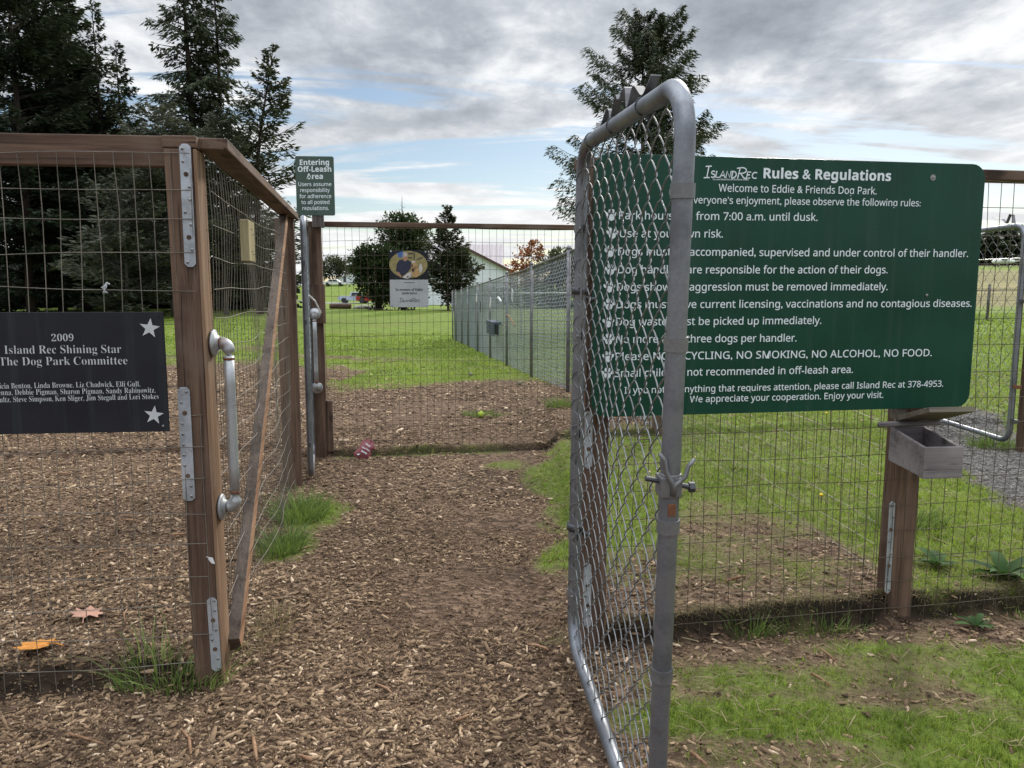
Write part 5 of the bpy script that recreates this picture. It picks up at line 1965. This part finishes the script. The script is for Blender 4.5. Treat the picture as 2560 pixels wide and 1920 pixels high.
# ------------------------------------------------------------------ the dog far back on the lawn
dY = 18.4
dp_ = at(704, 852, dY)
dgz = H(dp_.x, dY)
m_dog, bb, pb_ = mat('dog_fur')
tcd = bb.n('ShaderNodeTexCoord')
spd = bb.n('ShaderNodeSeparateXYZ')
bb.link(tcd.outputs['Object'], spd.inputs[0])
nzd = bb.noise(tcd.outputs['Object'], 7, 3, .5)
fd = bb.maprange(bb.math('ADD', spd.outputs['Z'], bb.math('MULTIPLY', nzd, .14)), .40, .50, 0, 1, True)
cd = bb.mix(fd, (.60, .56, .50), (.34, .22, .12))
bb.link(cd, pb_.inputs['Base Color'])
pb_.inputs['Roughness'].default_value = .9
import bmesh
dme = bpy.data.meshes.new('dog')
nodes = [((0, 0, .42), .13), ((-.14, 0, .42), .125), ((-.27, 0, .41), .11), ((.14, 0, .41), .14), ((.27, 0, .43), .12), ((.36, 0, .52), .075), ((.43, 0, .60), .085), ((.54, 0, .58), .045),
         ((-.36, 0, .46), .03), ((-.46, 0, .56), .022), ((-.50, 0, .66), .012)]
ed = [(0, 1), (1, 2), (0, 3), (3, 4), (4, 5), (5, 6), (6, 7), (2, 8), (8, 9), (9, 10)]
for sy in (-1, 1):
    b0 = len(nodes)
    nodes += [((.25, sy * .09, .32), .055), ((.26, sy * .09, .17), .032), ((.25, sy * .09, .035), .026), ((.28, sy * .09, .02), .022)]
    ed += [(4, b0), (b0, b0 + 1), (b0 + 1, b0 + 2), (b0 + 2, b0 + 3)]
    b0 = len(nodes)
    nodes += [((-.24, sy * .08, .33), .075), ((-.20, sy * .09, .24), .045), ((-.31, sy * .09, .15), .028), ((-.29, sy * .09, .035), .024), ((-.26, sy * .09, .02), .022)]
    ed += [(2, b0), (b0, b0 + 1), (b0 + 1, b0 + 2), (b0 + 2, b0 + 3), (b0 + 3, b0 + 4)]
    b0 = len(nodes)
    nodes += [((.41, sy * .05, .665), .03), ((.40, sy * .08, .62), .018)]
    ed += [(6, b0), (b0, b0 + 1)]
dme.from_pydata([n[0] for n in nodes], ed, [])
dme.materials.append(m_dog)
dog = bpy.data.objects.new('dog', dme)
COL.objects.link(dog)
dog.location = (dp_.x, dY, dgz)
dog.rotation_euler = (0, 0, R(200))
dog.scale = (.72, .72, .72)
tag(dog, 'tan and white dog standing far off on the lawn, behind the side fence brace', 'dog')
sk = dog.modifiers.new('skin', 'SKIN')
for i, (c_, r_) in enumerate(nodes):
    sv = dme.skin_vertices[0].data[i]
    sv.radius = (r_, r_)
    sv.use_root = i == 0
sub = dog.modifiers.new('smooth', 'SUBSURF')
sub.levels = sub.render_levels = 2

# ------------------------------------------------------------------ small things on the ground
M['ball'] = m_plain('tennis_ball_felt', (.42, .55, .06), .95, 0, .12, 120, .3)
M['ball_old'] = m_plain('old_ball_felt', (.22, .21, .13), .95, 0, .2, 120, .3)
M['ball_dull'] = m_plain('dull_ball_felt', (.30, .38, .07), .95, 0, .2, 120, .3)
for px_, py_, m_, lb in ((1203, 1036, 'ball', 'bright yellow green tennis ball on the chips by the back fence'),
                         (1299, 958, 'ball_old', 'old grey brown ball on the chips near the long fence'),
                         (1177, 936, 'ball_old', 'small dull ball at the lawn edge, straight beyond the bright ball'),
                         (927, 939, 'ball_dull', 'faded green ball on the lawn, left of the others')):
    y = 8.3
    for _ in range(30):
        q = at(px_, py_, y)
        g_ = H(q.x, y) + .03
        y += (q.z - g_) * 4
    x = at(px_, py_, y).x
    root = thing('tennis_ball', lb, 'ball', (x, y, H(x, y) + .033), 'balls lying about the dog park', (.4, .3, 1.0))
    prof = [(.0335 * math.sin(a), -.0335 * math.cos(a)) for a in np.linspace(.05, math.pi - .05, 14)]
    MB().lathe(prof, 20).build('felt', M[m_], root, True)
    pts = []
    for t in np.linspace(0, 2 * math.pi, 49):
        v_ = Vector((math.cos(t) + .38 * math.cos(3 * t), math.sin(t) - .38 * math.sin(3 * t), .95 * math.sin(2 * t))).normalized() * .0336
        pts.append(tuple(v_))
    MB().tube(pts, .0009, 4, False).build('seam', M['letter_grey'], root)

# dark red waste bag pouch
bgx, bgy = -1.235, 6.22
bz = H(bgx, bgy)
bgr = thing('waste_bag_pouch', 'crumpled dark red waste bag pouch with white writing, at the foot of the handle post', 'bag', (bgx, bgy, bz), None, (R(-28), R(30), R(4)))
M['bag'] = m_plain('red_bag', (.20, .045, .055), .5, 0, .3, 35, .5)
n_u, n_v = 13, 19
fr_, bk_ = [], []
for j in range(n_v):
    t = j / (n_v - 1)
    wv = .066 * (1 - .62 * max(0, (t - .72) / .28)) * (.90 + .10 * math.sin(t * 9))
    for i in range(n_u):
        u_ = i / (n_u - 1) * 2 - 1
        puff = .030 * (1 - u_ * u_) ** .6 * (math.sin(min(1, t * 1.15) * math.pi) ** .6 if 0 < t < .87 else .1)
        cr0 = .007 * (mnoise.noise((u_ * 2.2, t * 5, 1)) + .6 * mnoise.noise((u_ * 6, t * 11, 4)))
        fr_.append((u_ * wv + .006 * mnoise.noise((t * 4, u_, 7)), -puff - cr0, t * .185))
        bk_.append((u_ * wv + .006 * mnoise.noise((t * 4, u_, 7)), puff * .8 + cr0 + .002, t * .185))
mb = MB()
fs = []
for j in range(n_v - 1):
    for i in range(n_u - 1):
        a = j * n_u + i
        fs.append((a, a + 1, a + n_u + 1, a + n_u))
mb.add(fr_, fs)
mb.add(bk_, [tuple(reversed(q)) for q in fs])
nn = n_u * n_v
edge = []
for j in range(n_v - 1):
    for i in (0, n_u - 1):
        a, b_ = j * n_u + i, (j + 1) * n_u + i
        edge.append((a, b_, b_ + nn, a + nn) if i == 0 else (b_, a, a + nn, b_ + nn))
mb.f += edge
mb.m += [0] * len(edge)
mb.build('pouch', M['bag'], bgr, True)
mb = MB()
for s, z, w_, cp in (('Poo', .118, .040, .015), ('Your Pet’s', .084, .072, .011), ('Scoop', .052, .050, .013)):
    vs, f2 = text_polys(s, 'sansb', .02)
    x0_, x1_ = vs[:, 0].min(), vs[:, 0].max()
    X = ((vs[:, 0] - x0_) / (x1_ - x0_) - .5) * w_
    Z = z + vs[:, 1] / cap_height('sansb') * cp
    Yv = -.030 * (1 - np.clip((X / .064) ** 2, 0, .96)) ** .6 - .008
    mb.lines.append(MB().add(np.stack([X, Yv, Z], 1), f2))
mb.build('writing', M['letter'], bgr)
MB().prism([(-.045, .018), (-.020, .036), (-.030, .014)], .002, Matrix.Translation((0, -.028, 0))).build('white_mark', M['letter'], bgr)


# fallen leaves
def fallen_leaf(name, label, x, y, size, col, rot, tilt=(0, 0), dz=.02):
    m_ = m_plain(name + '_skin', col, .6, 0, .3, 30, .4)
    root = thing(name, label, 'leaf', (x, y, H(x, y) + dz), None, (tilt[0], tilt[1], rot))
    mb = MB()
    out_ = [(0, -.5), (.12, -.30), (.42, -.42), (.36, -.20), (.58, -.02), (.34, .04), (.40, .32), (.18, .22), (.0, .55), (-.18, .24), (-.42, .30), (-.33, .03), (-.55, -.06), (-.36, -.20), (-.40, -.44), (-.12, -.30)]
    vs = [(0, 0, .02 * size)] + [(a * size, b_ * size, (.10 * (a * a + b_ * b_) + .04 * math.sin(a * 9)) * size) for a, b_ in out_]
    mb.add(vs, [(0, 1 + i, 1 + (i + 1) % len(out_)) for i in range(len(out_))])
    o = mb.build('leaf_blade', m_, root)
    o.modifiers.new('thick', 'SOLIDIFY').thickness = .0015
    MB().tube([(0, -.45 * size, .01), (.02 * size, -.75 * size, .012), (.05 * size, -.95 * size, .004)], .0018, 5).build('leaf_stalk', m_, root)
    return root


fallen_leaf('fallen_leaf', 'bright orange fallen leaf on the chips below the plaque', -1.71, 2.665, .135, (.52, .20, .015), 1.2, (-.10, .10), .030)
fallen_leaf('fallen_leaf', 'pale pinkish fallen leaf on the chips behind the left mesh', -1.69, 2.97, .115, (.36, .19, .13), .3, (.02, .12), .024)


# tufts and weeds
def blades(cx, cy, n, spread, hgt, wid, r, lean_dir=None, bend=.95, flop=.75):
    a = r.random(n) * 2 * math.pi
    rad = np.sqrt(r.random(n))
    bx = cx + spread[0] * rad * np.cos(a)
    by = cy + spread[1] * rad * np.sin(a)
    bz = hz(bx, by) - .006
    return bx, by, bz, grass_geo(bx, by, bz, hgt * (.30 + 1.0 * r.random(n) ** 1.3), wid * (.7 + .6 * r.random(n)), r, np.stack([np.cos(a), np.sin(a)], 1) * rad[:, None] * flop, bend)


def grass_geo(bx, by, bz, h, w, r, bias=None, bend=.5, segs=3):
    n = len(bx)
    az = r.random(n) * 2 * math.pi
    d = np.stack([np.cos(az), np.sin(az)], 1) * (.25 + .75 * r.random(n))[:, None]
    if bias is not None:
        d = d * .5 + bias
    side = np.stack([-np.sin(az), np.cos(az)], 1)
    vs = []
    for k in range(segs + 1):
        t = k / segs
        lx = bx + d[:, 0] * h * bend * t ** 1.8
        ly = by + d[:, 1] * h * bend * t ** 1.8
        lz = bz + h * (t - .38 * bend * t ** 2.2)
        ww = w * (1 - t) ** .7 * .5
        if k < segs:
            vs.append(np.stack([lx - side[:, 0] * ww, ly - side[:, 1] * ww, lz], 1))
            vs.append(np.stack([lx + side[:, 0] * ww, ly + side[:, 1] * ww, lz], 1))
        else:
            vs.append(np.stack([lx - side[:, 0] * ww * .02 - side[:, 0] * w * .03, ly - side[:, 1] * w * .03, lz], 1))
            vs.append(np.stack([lx + side[:, 0] * w * .03, ly + side[:, 1] * w * .03, lz], 1))
    nvp = 2 * (segs + 1)
    V = np.stack(vs, 1).reshape(-1, 3)
    base = (np.arange(n) * nvp)[:, None, None]
    q = np.array([[2 * k, 2 * k + 1, 2 * k + 3, 2 * k + 2] for k in range(segs)])[None]
    F = (base + q).reshape(-1, 4)
    return V, F, nvp


TUG = 'tufts of long grass at the fence feet'
for label, cx, cy, n, sp, hgt, wid, mt, seed in (
        ('dark green tuft of long grass at the foot of the left gate post', -1.19, 2.57, 230, (.20, .07), .165, .0048, 'tuft', 1),
        ('bright grass tuft below the side fence, nearer the second post', -1.30, 4.66, 760, (.16, .24), .165, .006, 'tuft', 2),
        ('bright grass tuft along the side fence, nearer the pipe handle', -1.23, 4.05, 480, (.12, .18), .145, .006, 'tuft', 3),
        ('small dry grass fringe beside the brace foot', -.98, 3.0, 220, (.08, .22), .09, .004, 'dry_grass', 4),
        ('grass tuft behind the hinge end of the open gate, by the far corner', .62, 8.35, 420, (.25, .25), .16, .007, 'tuft', 5),
        ('thin green tuft on the bank under the green sign', .95, 2.97, 110, (.10, .03), .12, .004, 'tuft', 6),
        ('sparse green grass fringe on the bank left of the box post', 1.25, 3.01, 130, (.18, .03), .11, .004, 'tuft', 7),
        ('grass tuft on the gravel in front of the distant gate', 3.95, 6.25, 400, (.22, .16), .16, .007, 'tuft', 8),
        ('lush grass tuft behind the mesh right of the box post', 2.15, 4.15, 420, (.22, .14), .14, .006, 'tuft', 9),
        ('grass tuft around the bright tennis ball', -.32, 8.05, 260, (.20, .14), .09, .006, 'tuft', 10)):
    r = np.random.default_rng(300 + seed)
    bx, by, bz, (V, F, nvp) = blades(cx, cy, n, sp, hgt, wid, r)
    z0 = H(cx, cy)
    tone = np.clip(.45 + .25 * r.normal(size=n), 0, 1)
    o = fast_mesh('grass_tuft', V - np.array([cx, cy, z0]), F, M[mt], attr={'tone': np.repeat(tone, nvp)})
    o.location = (cx, cy, z0)
    tag(o, label, 'grass tuft', TUG)


def weed(label, cx, cy, n, size, seed):
    r = np.random.default_rng(seed)
    z0 = H(cx, cy)
    root = thing('weed_plant', label, 'weed', (cx, cy, z0), 'broad leaved weeds by the right fence')
    mb = MB()
    for i in range(n):
        a = i * 2.4 + r.random() * .5
        L = size * (.6 + .6 * r.random())
        w = L * (.26 + .1 * r.random())
        upk = .25 + .75 * r.random()
        vs = []
        for t in np.linspace(0, 1, 7):
            rr_ = L * t
            ww = w * math.sin(min(1, t * 1.05 + .02) * math.pi) ** .75 * (1 + .16 * math.sin(t * 22))
            zz = L * (upk * t - .62 * upk * t * t) + .01
            c_, s_ = math.cos(a), math.sin(a)
            vs += [(rr_ * c_ - ww * s_ * .5, rr_ * s_ + ww * c_ * .5, zz + .12 * ww), (rr_ * c_, rr_ * s_, zz), (rr_ * c_ + ww * s_ * .5, rr_ * s_ - ww * c_ * .5, zz + .12 * ww)]
        fs = []
        for k in range(6):
            fs += [(3 * k, 3 * k + 1, 3 * k + 4, 3 * k + 3), (3 * k + 1, 3 * k + 2, 3 * k + 5, 3 * k + 4)]
        o = MB().add(vs, fs)
        o = o.build('leaf', M['weeds'], root, True)
        a_ = o.data.attributes.new('tone', 'FLOAT', 'POINT')
        a_.data.foreach_set('value', np.full(21, .25 + .7 * r.random(), dtype=np.float32))
    return root


weed('large dark weed clump at the right edge, on the bank behind the mesh', 2.20, 3.36, 16, .16, 1)
weed('smaller dark weed left of the large clump, behind the right mesh', 1.98, 3.50, 10, .12, 2)
weed('small pale weed in front of the right bank', 1.90, 3.05, 9, .09, 3)
# yellow dandelions
M['yellow'] = m_plain('dandelion_petal', (.75, .52, .02), .7, 0, .15, 60)
for px_, py_, lb in ((2052, 1250, 'yellow dandelion in the grass behind the right mesh, nearest to the sign'), (2066, 1041, 'tiny far yellow dandelion below the green sign')):
    y = 4.5
    for _ in range(30):
        q = at(px_, py_, y)
        y += (q.z - H(q.x, y) - .04) * 2.5
    x = at(px_, py_, y).x
    root = thing('dandelion', lb, 'flower', (x, y, H(x, y)), 'yellow dandelions in the pen grass')
    MB().tube([(0, 0, -.01), (.004, 0, .04), (0, -.004, .068)], .0022, 6).build('stem', M['weeds'], root, True)
    MB().lathe([(.003, .062), (.011, .070), (.012, .074), (.007, .079), (.002, .080)], 14).build('flower_head', M['yellow'], root, True)

# ------------------------------------------------------------------ bark chips, grass and straw on the ground
def scatter(y0, y1, dens, r, margin=.25):
    w1 = .70 * y1 + margin
    n = int(dens * 2 * w1 * (y1 - y0))
    x = (r.random(n) * 2 - 1) * w1
    y = y0 + (y1 - y0) * r.random(n)
    k = np.abs(x) < .70 * y + margin
    return x[k], y[k]


def chip_geo(x, y, z, L, Wd, T, r, tilt=.22):
    n = len(x)
    yaw = r.random(n) * 2 * math.pi
    a, b = r.normal(size=n) * tilt, r.normal(size=n) * tilt
    X = np.stack([np.cos(yaw), np.sin(yaw), a], 1)
    X = unit(X)
    Z = unit(np.stack([-a * np.cos(yaw) + b * np.sin(yaw), -a * np.sin(yaw) - b * np.cos(yaw), np.ones(n)], 1))
    Y = np.cross(Z, X)
    c = np.stack([x, y, z], 1)
    out_ = []
    for zz, sc in ((-.5, 1.0), (.5, .86)):
        for ux, uy in ((-.5, -.38), (.05, -.5), (.5, -.16), (.42, .32), (-.1, .5), (-.46, .30)):
            jx = ux * sc + r.normal(size=n) * .05
            jy = uy * sc + r.normal(size=n) * .07
            out_.append(c + X * (jx * L)[:, None] + Y * (jy * Wd)[:, None] + Z * (zz * T)[:, None])
    V = np.stack(out_, 1).reshape(-1, 3)
    base = (np.arange(n) * 12)[:, None, None]
    q = np.array([[6, 7, 10, 11], [7, 8, 9, 10]] + [[i, (i + 1) % 6, 6 + (i + 1) % 6, 6 + i] for i in range(6)])[None]
    return V, (base + q).reshape(-1, 4)


r = np.random.default_rng(500)
CH = []
for y0, y1, dens, l0, l1 in ((1.75, 3.0, 9000, .003, .009), (3.0, 4.4, 5000, .004, .010), (1.75, 2.5, 6800, .007, .039), (2.5, 3.6, 5400, .008, .040), (3.6, 5.2, 3300, .010, .040), (5.2, 7.5, 1900, .014, .046), (7.5, 12.5, 620, .028, .070), (12.5, 18, 120, .04, .09)):
    x, y = scatter(y0, y1, dens, r)
    g = grass_mask(x, y)
    s_ = soil_shade_mask(x, y)
    gr = gravel_mask(x, y)
    thin = 1 - .68 * sst((fbm(x * .9, y * .9, 55) - .50) / .15) * (x < .2) * (x > -1.3)
    keep = r.random(len(x)) < np.clip(1.02 - g * np.where(y > 7, 1.25, 2.1), np.where((y > 7) & (y < 13.5), .16, .06), 1) * (1 - .65 * s_) * (1 - gr) * thin * np.where(x > .32 + .12 * np.sin(y * 5), np.where(y < 7, .42, 1), 1) * np.where(y > 12.5, .6, 1)
    x, y = x[keep], y[keep]
    n = len(x)
    L = l0 + (l1 - l0) * r.random(n) ** 2.1
    big = r.random(n) < .012
    trod = sst((fbm(x * .9, y * .9, 55) - .44) / .15) * sst((.28 - x) / .2) * sst((x + 1.25) / .25) * (y < 6.3)
    L = np.where(big, L * 2.0 + .02, L * (1 - .42 * trod))
    Wd = L * (.20 + .28 * r.random(n)) * np.where(big, .6, 1)
    T = .0018 + .10 * Wd + .002 * r.random(n)
    z = hz(x, y) + T * .3 + .010 * r.random(n) ** 2.2
    tone = np.clip(.42 + .26 * r.normal(size=n) + .30 * (fbm(x * 1.4, y * 1.4, 77) - .5) + np.where(r.random(n) < .06, .3, 0), 0, 1) * (1 - .22 * trod)
    V, F = chip_geo(x, y, z, L, Wd, T, r)
    CH.append((V, F, np.repeat(tone, 12)))
off, VV, FF, TT = 0, [], [], []
for V, F, t in CH:
    VV.append(V)
    FF.append(F + off)
    TT.append(t)
    off += len(V)
o = fast_mesh('bark_chips', np.concatenate(VV), np.concatenate(FF), M['chip'], attr={'tone': np.concatenate(TT)})
tag(o, kind='stuff')
# a few loose sticks
stk = MB()
sp = []
for i in range(46):
    y = 1.9 + 5.6 * r.random() ** 1.4
    x = (r.random() * 2 - 1) * .66 * y
    if grass_mask(np.array([x]), np.array([y]))[0] > .6:
        continue
    L, a = .05 + .11 * r.random(), r.random() * 6.28
    z = H(x, y) + .012
    dx, dy = math.cos(a) * L / 2, math.sin(a) * L / 2
    rd = .0025 + .0035 * r.random()
    stk.tube([(x - dx, y - dy, z - .002), (x + .008 * r.normal(), y + .008 * r.normal(), z + .006), (x + dx, y + dy, z)], [rd, rd * 1.1, rd * .6], 5)
tag(stk.build('twig_litter', M['wood_edge'], None, True), kind='stuff')
# gravel
GVX = []
x = 2.2 + 2.6 * r.random(26000)
y = 3.8 + 4.2 * r.random(26000)
k = r.random(len(x)) < gravel_mask(x, y)
x, y = x[k], y[k]
n = len(x)
L = .010 + .022 * r.random(n) ** 2
V, F = chip_geo(x, y, hz(x, y) + .003, L, L * (.7 + .3 * r.random(n)), L * .55, r, .4)
M['gravel_stone'] = m_plain('gravel_stone', (.125, .118, .108), .9, 0, .45, 60)
tag(fast_mesh('gravel', V, F, M['gravel_stone']), kind='stuff')

GR = []
for y0, y1, dens, hgt, wid, cl in ((1.75, 2.6, 17000, .036, .0034, 5), (2.6, 3.6, 11000, .038, .0040, 5), (3.6, 5.4, 6000, .044, .0050, 4), (5.4, 8.0, 3000, .040, .0050, 4), (8.0, 13.0, 950, .050, .010, 3), (13.0, 21.0, 330, .060, .019, 3), (21, 34, 90, .075, .034, 3)):
    x, y = scatter(y0, y1, dens / cl, r, .15)
    g = grass_mask(x, y)
    if y0 > 18:
        g = np.maximum(g, .8)
    s_ = soil_shade_mask(x, y)
    keep = r.random(len(x)) < np.clip(g * 1.25 - .12, 0, 1) * (1 - .7 * s_)
    x, y, g = x[keep], y[keep], g[keep]
    x = np.repeat(x, cl) + r.normal(size=len(x) * cl) * wid * 2.2
    y = np.repeat(y, cl) + r.normal(size=len(y) * cl) * wid * 2.2
    g = np.repeat(g, cl)
    n = len(x)
    big = fbm(x * 1.9, y * 1.9, 131, 3)
    h = hgt * (.45 + .8 * r.random(n)) * (.55 + .9 * big) * (.6 + .5 * g)
    V, F, nvp = grass_geo(x, y, hz(x, y) - .004, h, wid * (.7 + .6 * r.random(n)), r, None, .85, 2)
    tone = np.clip(.54 + .30 * r.normal(size=n) + .9 * (fbm(x * .8, y * .8, 141) - .5) + .30 * (big - .5), 0, 1)
    GR.append((V, F, np.repeat(tone, nvp)))
off, VV, FF, TT = 0, [], [], []
for V, F, t in GR:
    VV.append(V)
    FF.append(F + off)
    TT.append(t)
    off += len(V)
o = fast_mesh('grass', np.concatenate(VV), np.concatenate(FF), M['grass'], attr={'tone': np.concatenate(TT)})
tag(o, kind='stuff')
# dry straw among the grass
x, y = scatter(1.75, 7.0, 420, r)
g = grass_mask(x, y)
k = (r.random(len(x)) < np.clip(g * 1.2, 0, .8)) & (x > .1)
x, y = x[k], y[k]
n = len(x)
V, F = chip_geo(x, y, hz(x, y) + .012 + .012 * r.random(n), .03 + .06 * r.random(n), .0022 + .002 * r.random(n), np.full(n, .0016), r, .3)
tag(fast_mesh('straw', V, F, M['dry_grass'], attr={'tone': np.repeat(r.random(n), 12)}), kind='stuff')
# dry grass fringe on the edges of the raised beds
x1 = np.concatenate([.34 + 1.9 * r.random(1500), -1.08 - 1.1 * r.random(260), -1.45 + 2.6 * r.random(900)])
wch = np.concatenate([np.zeros(1500), np.ones(260), np.full(900, 2)])
y1 = np.where(wch == 0, front_right(x1) + .055, np.where(wch == 1, front_left(x1) + .06, far_line(x1) + .06)) + r.normal(size=len(x1)) * .016
n = len(x1)
V, F, nvp = grass_geo(x1, y1, hz(x1, y1) - .004, .025 + .05 * r.random(n), .0016 + .0018 * r.random(n), r, np.stack([r.normal(size=n) * .35, -.75 + .3 * r.normal(size=n)], 1), 1.1)
tag(fast_mesh('dry_fringe', V, F, M['dry_grass'], attr={'tone': np.repeat(np.clip(.3 + .28 * r.normal(size=n), 0, 1), nvp)}), kind='stuff')
# short dry grass where the turf is worn
DG = []
for y0, y1, dens, hgt, wid in ((1.75, 2.6, 5200, .024, .0018), (2.6, 3.8, 3600, .028, .0022), (3.8, 7.2, 1500, .036, .0034), (7.2, 16, 260, .04, .008)):
    x, y = scatter(y0, y1, dens, r)
    g = grass_mask(x, y)
    w_ = np.clip(1 - np.abs(g - .36) / .34, 0, 1) * np.where(x < .2, np.where(y > 7, .8, .25), 1)
    k = r.random(len(x)) < w_
    x, y = x[k], y[k]
    n = len(x)
    V, F, nvp = grass_geo(x, y, hz(x, y) - .003, hgt * (.4 + .9 * r.random(n)), wid * (.7 + .6 * r.random(n)), r, None, 1.2, 2)
    DG.append((V, F, np.repeat(np.clip(.42 + .26 * r.normal(size=n), 0, 1), nvp)))
off, VV, FF, TT = 0, [], [], []
for V, F, t in DG:
    VV.append(V)
    FF.append(F + off)
    TT.append(t)
    off += len(V)
tag(fast_mesh('dry_grass', np.concatenate(VV), np.concatenate(FF), M['dry_grass'], attr={'tone': np.concatenate(TT)}), kind='stuff')
